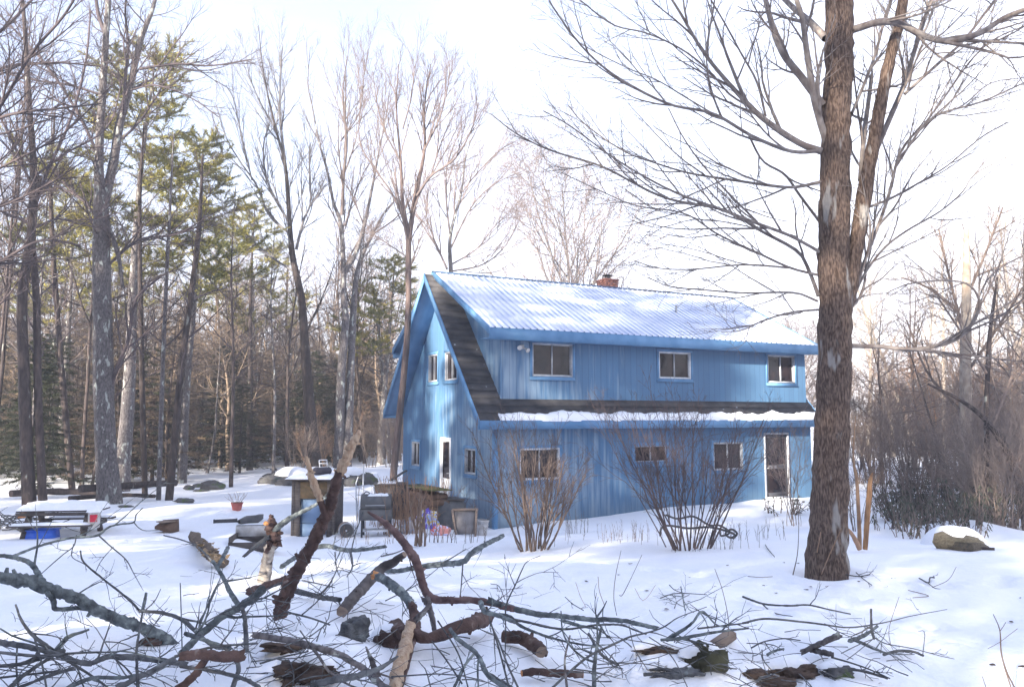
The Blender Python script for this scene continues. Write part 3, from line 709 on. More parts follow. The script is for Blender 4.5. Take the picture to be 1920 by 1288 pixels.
# far woods: one mass
def proto_arrays(key):
    out = []
    for me in PROTO[key][:2]:
        n = len(me.vertices); v = np.empty(n*3, np.float32); me.vertices.foreach_get('co', v)
        nl = len(me.loops); li = np.empty(nl, np.int32); me.loops.foreach_get('vertex_index', li)
        npo = len(me.polygons); ls = np.empty(npo, np.int32); lt_ = np.empty(npo, np.int32); me.polygons.foreach_get('loop_start', ls); me.polygons.foreach_get('loop_total', lt_)
        q = li[ls[lt_==4][:,None]+np.arange(4)]; t = li[ls[lt_==3][:,None]+np.arange(3)]
        out.append((v.reshape(-1,3).astype(float), q, t, np.zeros(len(q),int), np.zeros(len(t),int)))
    return out
PA = {k: proto_arrays(k) for k in ('pole1','pole2','hemlock1','hemlock2','forest2','fir1','fir2')}
def far_wood(name, pts, label=None):
    mb = MB()
    for key, x, y, H, wd in pts:
        z = gz(x,y); M = Matrix.Translation((x,y,z)) @ Matrix.Rotation(RNG.random()*6.28,4,'Z') @ Matrix.Diagonal((wd,wd,H/PROTO[key][2],1))
        for a_, mo in zip(PA[key], (0, 1 if key.startswith('h') else 2)): mb.merge(a_, M, mo)
    o = obj(name, mb.mesh(name, [DARKB, NEEDLE, TWIG])); tag(o, label, 'woods', kind='stuff'); return o
pts = []
for k in range(46):
    Yd = 64+RNG.random()*34; px = -150+RNG.random()*1000; x = (px-960)/1507*Yd
    topy = np.interp(px, [0,300,760],[470,520,560])+RNG.uniform(-40,60); key = RNG.choice(['pole1','pole2','hemlock1','pole2','forest2'])
    if key[0]=='h': topy += 60
    pts.append((key, x, Yd, max(4, top_h(px,topy,Yd)-.6), RNG.uniform(1.3,2.0) if key[0]!='h' else RNG.uniform(2.,2.8)))
for k in range(26):
    Yd = 60+RNG.random()*40; px = 1480+RNG.random()*620; x = (px-960)/1507*Yd
    topy = 660+RNG.uniform(-40,50); key = RNG.choice(['pole2','pole1','hemlock2','pole2'])
    pts.append((key, x, Yd, max(4, top_h(px,topy,Yd)-.6), RNG.uniform(1.3,2.)))
for k in range(50):
    Yd = 62+RNG.random()*22; px = -150+RNG.random()*1000; x = (px-960)/1507*Yd; pts.append((RNG.choice(['fir1','fir2']), x, Yd, RNG.uniform(8,12), RNG.uniform(1.6,2.4)))
for k in range(22):
    Yd = 50+RNG.random()*22; px = 1560+RNG.random()*500; x = (px-960)/1507*Yd; pts.append(('fir1', x, Yd, RNG.uniform(5,8), RNG.uniform(1.6,2.4)))
far_wood('far_woods', pts, 'hazy brown mass of distant woods behind the nearer trees')

# pines --------------------------------------------------------------------------------
def pine(px, topy, Y, wd, label): p = gp(px,Y); plant('pine1', p, top_h(px,topy,Y)-p.z, wd, label)
pine(236,100,29,1.35,'tall pine with yellow-green needle clumps behind the big twin-stemmed tree on the left')
pine(118,320,35,1.0,'shorter sunlit pine left of the tall pine, behind the crowded trunks')
pine(478,390,44,1.0,'pine with sparse green top standing far back between the two middle bare trees')
pine(715,480,40,1.0,'bright yellow-green pine just left of the house roof peak')
pine(345,240,32,1.0,'pine with dark green spreading limbs right of the tall pine')

# hero trees traced limb by limb -------------------------------------------------------
def smooth(P, n):
    P = np.array(P, float); m = len(P); t = np.zeros(m); t[1:] = np.cumsum(np.maximum(np.linalg.norm(np.diff(P[:,:3],axis=0),axis=1),1e-6)); t /= t[-1]; u = np.linspace(0,1,n); out = np.empty((n, P.shape[1]))
    T = np.empty_like(P)
    for k in range(m):
        a_, b_ = max(0,k-1), min(m-1,k+1); T[k] = (P[b_]-P[a_])/(t[b_]-t[a_])
    for q, uu in enumerate(u):
        k = min(np.searchsorted(t, uu, side='right')-1, m-2); h = t[k+1]-t[k]; s_ = (uu-t[k])/h
        out[q] = (2*s_**3-3*s_**2+1)*P[k]+(s_**3-2*s_**2+s_)*h*T[k]+(-2*s_**3+3*s_**2)*P[k+1]+(s_**3-s_**2)*h*T[k+1]
    return out
def trace(cv, pts, w, Y0, Y1, jit=0, rng=None, n=None):
    cx_, cy_, sc = cv; m = len(pts); L = []
    for k, (a_, b_) in enumerate(pts):
        f = k/(m-1) if m > 1 else 0; Yd = Y0+(Y1-Y0)*f+ (rng.normal(0,jit) if (jit and 0 < k) else 0)
        L.append(tuple(at(cx_+a_*sc, cy_+b_*sc, Yd)))
    ws = np.interp(np.linspace(0,1,m), np.linspace(0,1,len(w)), w)*sc
    R = [ws[k]/2/1507*(Y0+(Y1-Y0)*k/(m-1)) for k in range(m)]
    n = n or max(6, (m-1)*4+1); Q = smooth(np.hstack([np.array(L), np.array(R)[:,None]]), n)
    return Q[:,:3], np.maximum(Q[:,3], .002)
TW = [(10,.10,.25,.70,.50,.07,.035,4,9),(6,.15,.35,.85,.42,.10,.02,3,6),(4,.15,.3,.9,.45,.13,.02,3,4)]
def hero(name, label, cv, trunks, limbs, Y, seed, mt, mc, minr=.004, spec=TW, rough=.05, lspread=2.0, tw_on_trunk=None, bias=None, lmax=3.0):
    rng = np.random.default_rng(seed); T = MB(); C = MB(); base = None
    for tr_ in trunks:
        P, R = trace(cv, tr_[0], tr_[1], Y, Y+(tr_[2] if len(tr_) > 2 else 0), n=(len(tr_[0])-1)*6+1)
        if Y > 28: R = R*(1-.45*np.linspace(0,1,len(R)))
        if base is None:
            base = P[0].copy(); P = np.vstack([P[0]-[0,0,.35], P]); R = np.concatenate([[R[0]*1.12], R])
        T.tube(P, R, 16 if R[0] > .15 else 9, rough=rough, seed=seed)
        if tw_on_trunk:
            out = []; children(rng, P, R, min(lmax*1.5, np.linalg.norm(P[-1]-P[0])), tw_on_trunk, 0, out, minr, bias=bias)
            for lvl, Q, RR, k in out: C.tube(Q, RR, k)
    for lb in limbs:
        dy = rng.uniform(-1,1)*lspread
        P, R = trace(cv, lb[0], lb[1], Y, Y+dy, jit=.06, rng=rng)
        R = np.maximum(R, minr)
        C.tube(P, R, 6, rough=.05 if R[0] > .02 else 0, seed=seed)
        L = np.sum(np.linalg.norm(np.diff(P,axis=0),axis=1)); out = []
        sp = [tuple([max(3,int(spec[0][0]*min(1.4,L/3)))])+spec[0][1:]]+spec[1:]
        children(rng, P, R, min(L, lmax), sp, 0, out, minr, bias=bias)
        for lvl, Q, RR, k in out: C.tube(Q, RR, k)
    t = thing(name, label, 'tree', tuple(base)); part('trunk', T, mt, t, True, base); part('crown', C, mc, t, False, base); return t

CC = (920, 0, 1/1.92)
def c3(pts): return [((1400+x*.4348-920)*1.92, (400+y*.4348)*1.92) for x,y in pts]
def fp(pts): return [((x-920)*1.92, y*1.92) for x,y in pts]
hero('maple_tree', 'huge brown-trunked bare maple in the snow at the right end of the house', CC,
  [(fp([(1548,1078),(1553,1000),(1557,900),(1561,800),(1564,700),(1566,620),(1567,560)])+[(1236,940),(1238,700),(1240,545),(1250,300),(1255,150),(1258,-60)],
    [150,129,124,121,120,118,114,110,106,104,102,101,100]),
   ([(1255,1150),(1285,1050),(1303,950),(1325,830),(1345,700),(1362,600),(1390,450),(1410,340),(1440,200),(1475,60),(1490,-40)], [70,66,60,56,56,50,46,44,42,40,34], -.15)],
  [([(1180,545),(1080,545),(950,495),(800,410),(640,375),(450,275),(330,170),(220,20),(190,-40)],[16,14,12,10,7,5]),
   ([(1190,545),(1120,520),(1010,450),(940,390),(830,270),(760,180),(690,60),(640,-20)],[30,26,22,16,12,9]),
   ([(1212,520),(1170,380),(1140,200),(1120,60),(1090,-30)],[32,26,22,18]),
   ([(1195,380),(1120,280),(1050,190),(1010,80),(985,-20)],[34,30,24,20]),
   ([(1205,140),(1150,80),(1090,30),(1040,-20)],[30,24,18]),
   ([(1190,655),(1090,675),(980,665),(880,650),(720,625),(600,590),(480,545),(330,440),(280,380)],[13,11,8,5,4]),
   ([(1190,910),(1080,850),(960,805),(830,755),(680,700),(560,640),(430,560),(280,450),(190,400)],[13,12,9,6,4]),
   ([(1180,1065),(1140,960),(1105,905),(970,830),(850,760),(620,710),(400,600),(210,540),(90,480),(0,410)],[16,13,10,7,4]),
   ([(1178,990),(1080,965),(960,910),(820,845),(700,770),(520,740),(400,690),(250,620)],[10,8,5,3]),
   ([(1080,965),(960,955),(880,955),(720,970),(600,965),(520,940)],[8,6,3]),
   ([(1178,1085),(1100,1055),(920,1055),(780,1045),(640,1030),(570,1000)],[9,6,3]),
   ([(1178,1115),(1080,1125),(980,1155),(900,1190),(830,1195)],[9,6,3]),
   ([(970,830),(900,810),(740,790),(600,820),(500,790)],[6,4,2]),
   ([(930,490),(980,580),(1060,630),(1110,700),(1185,800)],[8,10,12]),
   ([(640,390),(690,490),(760,590),(860,700),(960,800)],[4,6,9]),
   ([(800,410),(700,350),(600,290),(480,240),(300,140),(250,60)],[6,4,3]),
   ([(940,390),(860,340),(790,260),(690,180),(560,120),(440,90),(320,0)],[9,8,6,5]),
   ([(990,420),(960,300),(900,190),(840,80),(780,-20)],[10,8,6]),
   ([(1270,118),(1330,100),(1400,80),(1470,85),(1560,130),(1650,150),(1760,120),(1850,65),(1940,30)],[28,26,24,22,17]),
   ([(1375,570),(1440,420),(1490,300),(1530,170),(1570,50),(1600,-20)],[22,18,16,12]),
   ([(1300,410),(1350,290),(1390,180),(1420,60),(1450,-20)],[12,11,9]),
   ([(1330,650),(1345,480),(1365,330),(1372,270)],[18,17,13]),
   ([(1305,1070),(1350,930),(1400,800),(1440,680),(1480,540),(1600,420),(1760,370),(1940,290)],[15,13,11,8,5]),
   ([(1308,1065),(1350,980),(1420,890),(1500,830),(1620,760),(1700,690),(1740,630),(1860,565)],[11,8,5,3]),
   ([(1365,745),(1440,715),(1540,660),(1640,600),(1760,500),(1860,440)],[10,8,5,3]),
   ([(1490,340),(1600,240),(1700,150),(1800,20),(1830,-20)],[12,10,7]),
   ([(1460,600),(1530,490),(1620,370),(1720,230),(1800,150),(1930,90)],[9,7,4]),
   ([(1500,330),(1540,200),(1640,110),(1720,30)],[8,6,4]),
   ([(1600,420),(1700,380),(1800,300),(1930,280)],[6,5,3]),
   ([(1290,1112),(1330,1070),(1350,980),(1345,850),(1340,700)],[14,10,7,4]),
   (c3([(440,572),(580,575),(700,588),(800,575),(900,545),(970,480),(1005,390),(960,310),(850,290),(700,305),(600,345)]),[17,15,12,7,3]),
   (c3([(970,470),(1030,300),(1120,220),(1240,160)]),[7,5,3]),
   (c3([(450,410),(500,360),(600,345),(700,350)]),[6,4,2])],
  10.3, 3, MAPLE, mat('maple_limb', (.15,.12,.11), .85, (.27,.24,.22), ns=6, stretch=(2,2,1), bump=.4, bs=14), minr=.0020, lspread=1.6, rough=.10, lmax=2.5)

FL = (0,0,1)
hero('twin_stem_tree', 'big grey mottled tree with two upright stems behind the picnic table', FL,
  [([(206,948),(200,860),(195,750),(193,600),(190,480),(190,400),(186,330),(187,250),(192,180),(198,80),(205,-30)],[46,38,36,33,31,28,18,15,14,12,10]),
   ([(190,400),(200,360),(212,310),(225,230),(245,160),(262,80),(285,20),(300,-40)],[20,18,17,15,13,11,8,6], 1.0),
   ([(230,540),(222,480),(205,430),(196,400)],[6,9,12])],
  [([(232,215),(235,150),(240,90),(235,20),(240,-30)],[7,5,3]),([(262,130),(330,120),(390,124),(470,112)],[6,4,2]),([(200,70),(185,30),(178,-20)],[9,6]),
   ([(200,790),(215,700),(240,640),(255,560),(300,520)],[9,7,4]),([(188,300),(150,220),(100,140),(40,70),(-20,10)],[6,5,3]),([(195,180),(130,160),(60,150),(-20,130)],[5,4,3]),
   ([(245,170),(290,160),(360,185),(410,220)],[4,3,2]),([(230,260),(260,230),(300,170),(340,90)],[5,4,2]),([(192,430),(160,380),(110,350),(40,330)],[5,4,2]),([(200,500),(260,450),(330,440),(400,400)],[6,4,2])],
  24, 4, GREY, DTWIG, minr=.0036, lspread=1.5, lmax=3.5, tw_on_trunk=[(20,.45,.5,1.1,.28,.1,.05,4,6),(7,.15,.4,.9,.45,.12,.03,3,5),(5,.15,.4,.9,.5,.12,.02,3,3)])
hero('leaning_tree', 'mottled bare tree with dark bark at the far left edge of the yard', FL,
  [([(55,950),(50,850),(45,700),(42,560),(60,420),(62,300),(55,200),(48,80),(40,-40)],[26,22,20,18,15,12,10,8,5]),([(80,940),(72,760),(68,560),(60,430),(75,330)],[16,14,13,12,9],.6)],
  [([(62,400),(90,320),(130,230),(160,120),(170,20)],[6,5,3]),([(60,350),(20,260),(-20,180)],[6,4]),([(58,420),(10,400),(-30,380)],[5,4]),([(66,330),(120,290),(200,240),(230,150)],[5,4,2]),([(60,430),(110,410),(160,420),(230,360)],[5,4,2])],
  22, 5, DARKB, DTWIG, minr=.0036, lmax=3.2, tw_on_trunk=[(22,.4,.6,1.2,.28,.1,.04,4,6),(7,.15,.4,.9,.45,.12,.03,3,5),(5,.15,.4,.9,.5,.12,.02,3,3)])
hero('overhanging_tree', 'tree at the left edge whose long dark limbs reach across the upper sky', FL,
  [([(-90,960),(-95,700),(-100,400),(-90,200),(-80,-60)],[44,38,32,26,20])],
  [([(-90,520),(0,490),(80,450),(150,460)],[9,6,3]),([(-95,330),(0,200),(60,100),(120,30),(150,-20)],[8,6,4]),([(-90,200),(0,130),(100,118),(190,125)],[8,5,3]),([(-95,260),(20,215),(100,205),(190,195)],[7,5,2]),
   ([(-90,360),(30,300),(120,250),(210,160)],[6,4,2]),([(-90,120),(0,60),(60,0)],[7,5]),([(-90,420),(20,380),(100,340),(160,300)],[6,4,2]),([(-90,620),(0,570),(40,520)],[6,4,2])],
  19, 6, DARKB, DTWIG, minr=.0035, lmax=3.6)
for (b, tp, w0, Y, lb) in [((316,945),(372,440),15,25,'slim grey tree leaning right, at the wood edge beside the twin-stemmed tree'),
                       ((272,946),(262,380),11,26,'thin dark trunk just right of the twin-stemmed tree'),
                       ((297,945),(318,400),9,25.5,'thinnest straight trunk between two darker ones at the wood edge'),
                       ((433,908),(434,500),8,30,'slender brown tree standing alone behind the potted plant'),
                       ((135,915),(95,360),12,28,'straight dark tree left of the twin-stemmed tree'),
                       ((512,905),(508,560),7,36,'very thin pale trunk standing left of the middle bare tree'),
                       ((468,900),(470,540),13,40,'dark straight trunk behind the hemlock at the wood edge')]:
    mx_, my_ = (b[0]+tp[0])/2+RNG.uniform(-6,6), (b[1]+tp[1])/2
    hero('slim_tree', lb, FL, [([b,(mx_,my_),tp,(tp[0]+8,tp[1]-150)],[w0,w0*.85,w0*.6,w0*.25])], [], Y, 100+b[0], RNG.choice([GREY,DARKB]), DTWIG, minr=.006,
         tw_on_trunk=[(22,.35,.6,1.2,.30,.1,.04,4,6),(7,.15,.4,.9,.45,.12,.03,3,5),(4,.15,.4,.9,.5,.12,.02,3,3)])
CE = (400, 40, .4038)
def fe(pts): return [((x-400)/.4038, (y-40)/.4038) for x,y in pts]
VT = [(8,.08,.18,.45,.58,.045,.05,3,9),(7,.12,.2,.55,.48,.06,.03,3,6),(6,.15,.25,.7,.45,.09,.02,3,4)]
VTT = [(14,.45,.2,.6,.26,.05,.05,3,8),(7,.12,.2,.55,.48,.06,.03,3,6),(5,.15,.25,.7,.45,.09,.02,3,4)]
hero('bare_tree', 'dark bare tree with upswept limbs, left of the two middle trees behind the yard', CE,
  [(fe([(592,884),(580,760),(572,650),(565,560)])+[(370,1100),(355,950),(345,780),(330,650),(290,500),(250,330),(225,180),(210,20)],[62,56,48,42,36,30,26,22,17,13,9,5])],
  [([(360,990),(260,900),(200,760),(130,660),(60,540),(10,380)],[13,10,6,4]),([(350,930),(290,830),(240,700),(235,560),(262,480)],[12,9,5]),([(332,640),(310,450),(310,300),(320,120)],[13,10,5]),
   ([(385,1060),(420,920),(450,850),(445,600),(455,560)],[15,11,8,4]),([(450,860),(520,760)],[7,4]),([(370,1160),(250,1080),(120,960),(0,870)],[11,8,4]),([(180,740),(120,480),(90,350),(60,300)],[7,5,3]),
   ([(345,800),(380,700),(430,620)],[7,3]),([(300,520),(230,400),(170,260),(150,140)],[8,5,3])], 33, 31, DARKB, mat('bluish_limb',(.10,.10,.115),.85,(.17,.16,.16),ns=3), minr=.0042, spec=VT, lmax=5, tw_on_trunk=VTT)
hero('bare_tree', 'three-stemmed bare tree with blue-grey bark, nearest the left of the house gable', CE,
  [(fe([(634,880),(640,700),(648,600)])+[(605,1280),(605,1150),(590,930),(560,850),(530,700),(490,560),(460,400),(440,300),(450,120)],[50,44,40,34,28,22,18,15,12,9,5]),
   (fe([(650,880),(655,760)])+[(655,1280),(680,1120),(740,990),(800,880),(880,800)],[50,44,38,28,20,14,9],1.5),([(612,1160),(660,1080),(700,950),(740,760),(770,600),(800,450),(830,250)],[28,24,20,16,11,8,5],-1)],
  [([(598,900),(605,720),(620,550),(600,350),(620,180)],[18,14,8,5]),([(740,990),(840,920),(900,850)],[8,5]),([(610,950),(660,800),(700,700),(740,640)],[8,4]),([(700,950),(640,800),(600,740)],[7,4]),([(590,560),(680,420),(700,250),(720,130)],[8,5,3])],
  34, 32, GREY, TWIG, minr=.0042, spec=VT, lmax=5, tw_on_trunk=VTT)
hero('bare_tree', 'pinkish tree wound with vines rising beside the left corner of the house', CE,
  [(fe([(738,885),(750,770),(762,650),(766,560)])+[(905,1150),(905,1000),(880,850),(870,650),(850,400),(860,200)],[34,32,30,28,27,25,18,13,8,5]),([(908,1010),(940,800),(980,600),(980,400),(1010,200)],[26,22,15,9,5],1)],
  [([(945,810),(1010,720),(1120,640),(1200,500),(1230,380)],[13,9,5]),([(900,960),(830,800),(760,700),(680,560),(690,300)],[12,8,4]),([(905,1100),(820,1040),(700,960)],[6,3]),([(980,600),(1050,450),(1090,300),(1100,180)],[10,6,3]),
   ([(870,650),(800,520),(760,380),(740,230)],[9,6,3]),([(880,500),(920,350),(930,200),(900,120)],[8,5,3]),([(1010,720),(1060,560),(1120,420)],[7,4])],
  24.4, 33, mat('vine_bark',(.085,.06,.055),.9,(.17,.13,.12),ns=9,stretch=(3,3,.4),bump=.6,bs=10), TWIG, minr=.0042, spec=VT, lmax=5, tw_on_trunk=VTT)
hero('bare_tree', 'broad bare tree rising behind the ridge at the roof peak', CE,
  [([(1105,1400),(1103,1170),(1100,1000),(1150,800),(1180,600),(1250,450)],[28,24,20,15,10,5])],
  [([(1085,1150),(1020,1000),(990,900),(1000,780)],[12,8,4]),([(1105,1050),(1200,860),(1300,760),(1450,690)],[9,6,3]),([(1110,1160),(1250,1130),(1350,1050),(1430,900)],[8,6,3]),([(1100,1000),(1080,800),(1090,650),(1150,500)],[10,7,4]),
   ([(1105,1130),(1220,1060),(1300,960),(1400,860)],[8,5,3]),([(1150,800),(1230,700),(1330,600),(1400,560)],[7,4])], 42, 34, GREY, TWIG, minr=.007, spec=VT, lmax=5.5, tw_on_trunk=VTT)
p = gp(1074, 58); plant('open1', p, top_h(1074,365,58)-p.z, 1.5, 'faint pale bare tree rounded like a fan, left of the chimney', rz=1.0)
for px, ty, Y, wd, lb in [(1500,640,48,1.,'small bare tree far behind the right end of the roof')]:
    p = gp(px,Y); plant('open1', p, top_h(px,ty,Y)-p.z, wd, lb)

# trees and thicket on the right -------------------------------------------------------
hero('bare_tree', 'pale sunlit straight tree rising from the thicket on the right', FL,
  [([(1812,985),(1812,850),(1810,700),(1812,560),(1812,430)],[24,22,20,17,9])],
  [([(1810,640),(1780,520),(1760,430)],[6,3]),([(1812,560),(1850,470),(1880,390)],[6,3]),([(1812,600),(1740,540),(1690,520)],[5,3]),([(1812,700),(1880,600),(1930,520)],[6,3]),([(1810,780),(1740,700),(1700,600)],[6,3])],
  24, 41, mat('pale_tree_bark',(.36,.31,.25),.9,(.24,.19,.15),ns=6,bump=.5,bs=12), SHRUB, minr=.006, lmax=3, lspread=2)
hero('bare_tree', 'dark crooked tree leaning left inside the thicket at the right edge', FL,
  [([(1925,985),(1900,870),(1850,790),(1800,750),(1740,720)],[16,14,10,7,4]),([(1850,985),(1850,800),(1855,640),(1870,520)],[12,10,8,4],1)],
  [([(1860,800),(1900,700),(1930,640)],[6,3]),([(1850,700),(1800,620),(1760,560)],[5,3])], 19, 42, DARKB, SHRUB, minr=.005, lmax=3)
for k, (px, ty, Y, key, lb) in enumerate([(1650,560,30,'forest2','slim dark bare tree right behind the maple trunk in the thicket'),(1740,500,34,'forest3','forked dark bare tree in the middle of the right thicket'),
      (1885,440,30,'forest1','grey bare tree at the right edge behind the thicket'),(1770,590,27,'pole1','thin dark sapling left of the pale sunlit tree'),(1930,380,26,'forest2','dark bare tree cut by the right edge of the picture'),
      (1700,600,40,'pole2','thin grey sapling far back in the right thicket'),(1840,560,40,'pole2','thin grey sapling behind the pale sunlit tree'),(1610,600,38,'pole1','thin dark sapling hugging the right side of the maple trunk')]):
    p = gp(px, Y); plant(key, p, top_h(px,ty,Y)-p.z, .8, lb)
tree_proto('pale1', 18, 'forest', 14, .12, .0065, mat('pale_bark_far',(.22,.19,.16),.9,(.30,.26,.22),ns=4,rnd=.15), mat('pale_twig',(.20,.175,.165),.85,(.28,.24,.21),ns=2,rnd=.15))
NAMES['pale'] = ('bare_tree','tree')
tree_proto('tan1', 19, 'forest', 13, .10, .006, mat('sunlit_tan_bark',(.22,.165,.12),.9,(.30,.23,.17),ns=4,rnd=.15), mat('sunlit_tan_twig',(.27,.20,.14),.85,(.34,.26,.19),ns=2,rnd=.15)); NAMES['tan'] = ('bare_tree','tree')  # warm tan puts the sunlight on far twigs into their colour
for k in range(30):
    Yd = 38+RNG.random()*22; px = 250+RNG.random()*520; p = gp(px, Yd)
    plant('tan1', p, top_h(px, RNG.uniform(430,600), Yd)-p.z, 1.1, region(px,Yd)[0]+'bare tree tinted sunlit tan '+region(px,Yd)[1], 'bare trees tinted sunlit tan deep in the woods', lean=(RNG.gauss(0,.03),RNG.gauss(0,.03)))
for k, (px, ty, Y) in enumerate([(1625,470,44),(1672,430,50),(1712,520,38),(1765,400,48),(1800,480,55),(1838,360,46),(1880,430,40),(1915,330,50),(1945,380,38),(1730,450,60)]):
    p = gp(px, Y); plant('pale1', p, top_h(px,ty,Y)-p.z, 1.15, 'pale far bare tree above the right thicket, '+['first right of the maple','second right of the maple','third right of the maple','fourth right of the maple','just left of the pale straight tree','just right of the pale straight tree','second right of the pale straight tree','tallest near the right edge','cut by the right edge','faintest and farthest'][k], 'pale far trees on the right')
def shrub_mesh(seed, n, H, spread, r0, minr, spec, nm='stems', mt=None, curve=.06, lean=.55):
    rng = np.random.default_rng(seed); mb = MB()
    for k in range(n):
        az = rng.random()*6.28; rr = spread*math.sqrt(rng.random()); p = np.array([rr*math.cos(az), rr*math.sin(az), -.12])
        ln = lean*rng.random()**.8; d = np.array([math.cos(az)*ln+rng.normal(0,.1), math.sin(az)*ln+rng.normal(0,.1), 1.]); L = H*(.55+.5*rng.random())
        Q = mkpath(rng, p, d, L, 8, .07, curve); r = r0*(.5+.7*rng.random()); R = np.linspace(r, max(minr,r*.25), 9)
        mb.tube(Q, R, 5); out = []; children(rng, Q, R, L, spec, 0, out, minr)
        for lvl, P_, RR, kk in out: mb.tube(P_, RR, kk)
    return mb.mesh(nm, mt or SHRUB)
SP = [(6,.25,.3,.7,.38,.09,.04,3,5),(5,.15,.35,.8,.5,.12,.02,3,4),(2,.2,.4,.8,.5,.1,.0,3,3)]
SM = [shrub_mesh(51, 11, 3.2, .35, .018, .004, SP, mt=SHRUB), shrub_mesh(52, 12, 3.0, .45, .016, .004, SP, mt=mat('purple_stem',(.16,.125,.11),.85,(.25,.20,.17),ns=4,rnd=.25)), shrub_mesh(53, 9, 3.6, .3, .02, .0045, SP, mt=STRAW)]
LS = ['grey-brown bare shrub tangled into the thicket on the right','purplish bare shrub tangled into the thicket on the right','tawny bare shrub tangled into the thicket on the right']
for k in range(42):
    Y = 17.5+RNG.random()*17; px = 1600+RNG.random()*400; kk = RNG.choice([0,0,1,1,1,2]); p = gp(px, Y)
    o = obj('shrub', SM[kk]); o.location = p; s_ = RNG.uniform(.5,1.05)*(1+(Y-17)*.045); o.scale = (s_,s_,s_*RNG.uniform(.8,1.15)); o.rotation_euler = (RNG.gauss(0,.08),RNG.gauss(0,.08),RNG.random()*6.28)
    tag(o, ['grey-brown','purplish','tawny'][kk]+' bare shrub '+('at the near edge' if Y < 22 else 'in the middle' if Y < 29 else 'at the back')+' of the right thicket, '+('beside the maple' if px < 1690 else 'behind the leafy shrubs' if px < 1780 else 'around the pale straight tree' if px < 1850 else 'at the right edge'), 'shrub', 'bare shrubs of the right thicket')
for k in range(12):
    Y = 28+RNG.random()*16; px = 560+RNG.random()*210; kk = RNG.choice([0,1,2]); p = gp(px, Y)
    o = obj('shrub', SM[kk]); o.location = p; s_ = RNG.uniform(.6,1.); o.scale = (s_,)*3; o.rotation_euler[2] = RNG.random()*6.28
    tag(o, 'bare brush at the foot of the woods left of the house', 'shrub', 'brush in front of the woods by the house')
# small evergreens in the right thicket
for k in range(9):
    Y = 20+RNG.random()*9; px = 1680+RNG.random()*300; p = gp(px,Y)
    plant(RNG.choice(['hemlock1','hemlock2']), p, RNG.uniform(1.0,1.9), RNG.uniform(.3,.45), 'low dark evergreen inside the thicket on the right', 'small evergreens of the right thicket', name='evergreen_bush')
# bushes by the house
bs = [(7,.3,.25,.6,.36,.07,.05,4,6),(4,.2,.3,.7,.5,.1,.03,3,4),(2,.2,.3,.8,.5,.12,.02,3,3)]
def bigbush(px, py, seed, n, H, spread, r0, lean, label, mt):
    p = og(px, py); o = obj('bush', shrub_mesh(seed, n, H, spread, r0, .0032, bs, mt=mt, lean=lean, curve=.035)); o.location = p; tag(o, label, 'bush')
bigbush(1000,1030,61,24,2.5,.24,.019,.75,'bare multi-stemmed bush in front of the left part of the blue facade', mat('bush_stem',(.09,.065,.055),.85,(.17,.13,.11),ns=6))
bigbush(1292,1028,62,28,2.9,.36,.017,.62,'wide bare bush in front of the facade, between small boarded window and right window', mat('bush_stem_dark',(.07,.052,.052),.85,(.135,.10,.095),ns=6))
bigbush(1495,985,63,9,2.6,.3,.011,.5,'thin bare bush against the house beside the maple trunk', SHRUB)
bigbush(880,1000,64,3,1.4,.2,.008,.5,'sparse sapling in front of the white bucket', SHRUB)
# unseen evergreens added behind the photographer to shade house and yard
SHADE = [(-16,-1,18),(-21,-5,19),(-18,-7.5,19),(-25.5,-9,20),(-11,-13,20),(-17,-13,21),(-22,-12,21),(-6,-13,19),(-14,-18,23),(-20,-19,24),(-26,-18,24),(-1,-17,20),(-30,-10,22),(-38,-14,25),(-7,-19,22),(-32,-3,20),(-24,-2,17),(5,-22,22),(-12,-27,25),(-28,-26,27),(-14,-12,19),(-20,-9,20),(-9,-16,19),(-3,-15,19),(-25,-14,22),(-17,-18,22),(-10,-22,22),(-29,-6,20),(-4,-23,21),(2,-20,20),(-33,-14,22),(-23,-24,24),(8,-16,18),(-35,-2,20),(-13,-9.5,17),(-40,-8,22),(-7,-11,17),(14,-20,20),(-28,2,17),(-19,-2,15)]
for k, (x, y, H) in enumerate(SHADE):
    t = plant('hemlock1' if k%2 else 'hemlock2', (x,y,gz(x,y)), H, 1.75, 'unseen tall dark evergreen added behind the photographer for shade', 'unseen shade evergreens added behind the photographer', name='shade_tree')
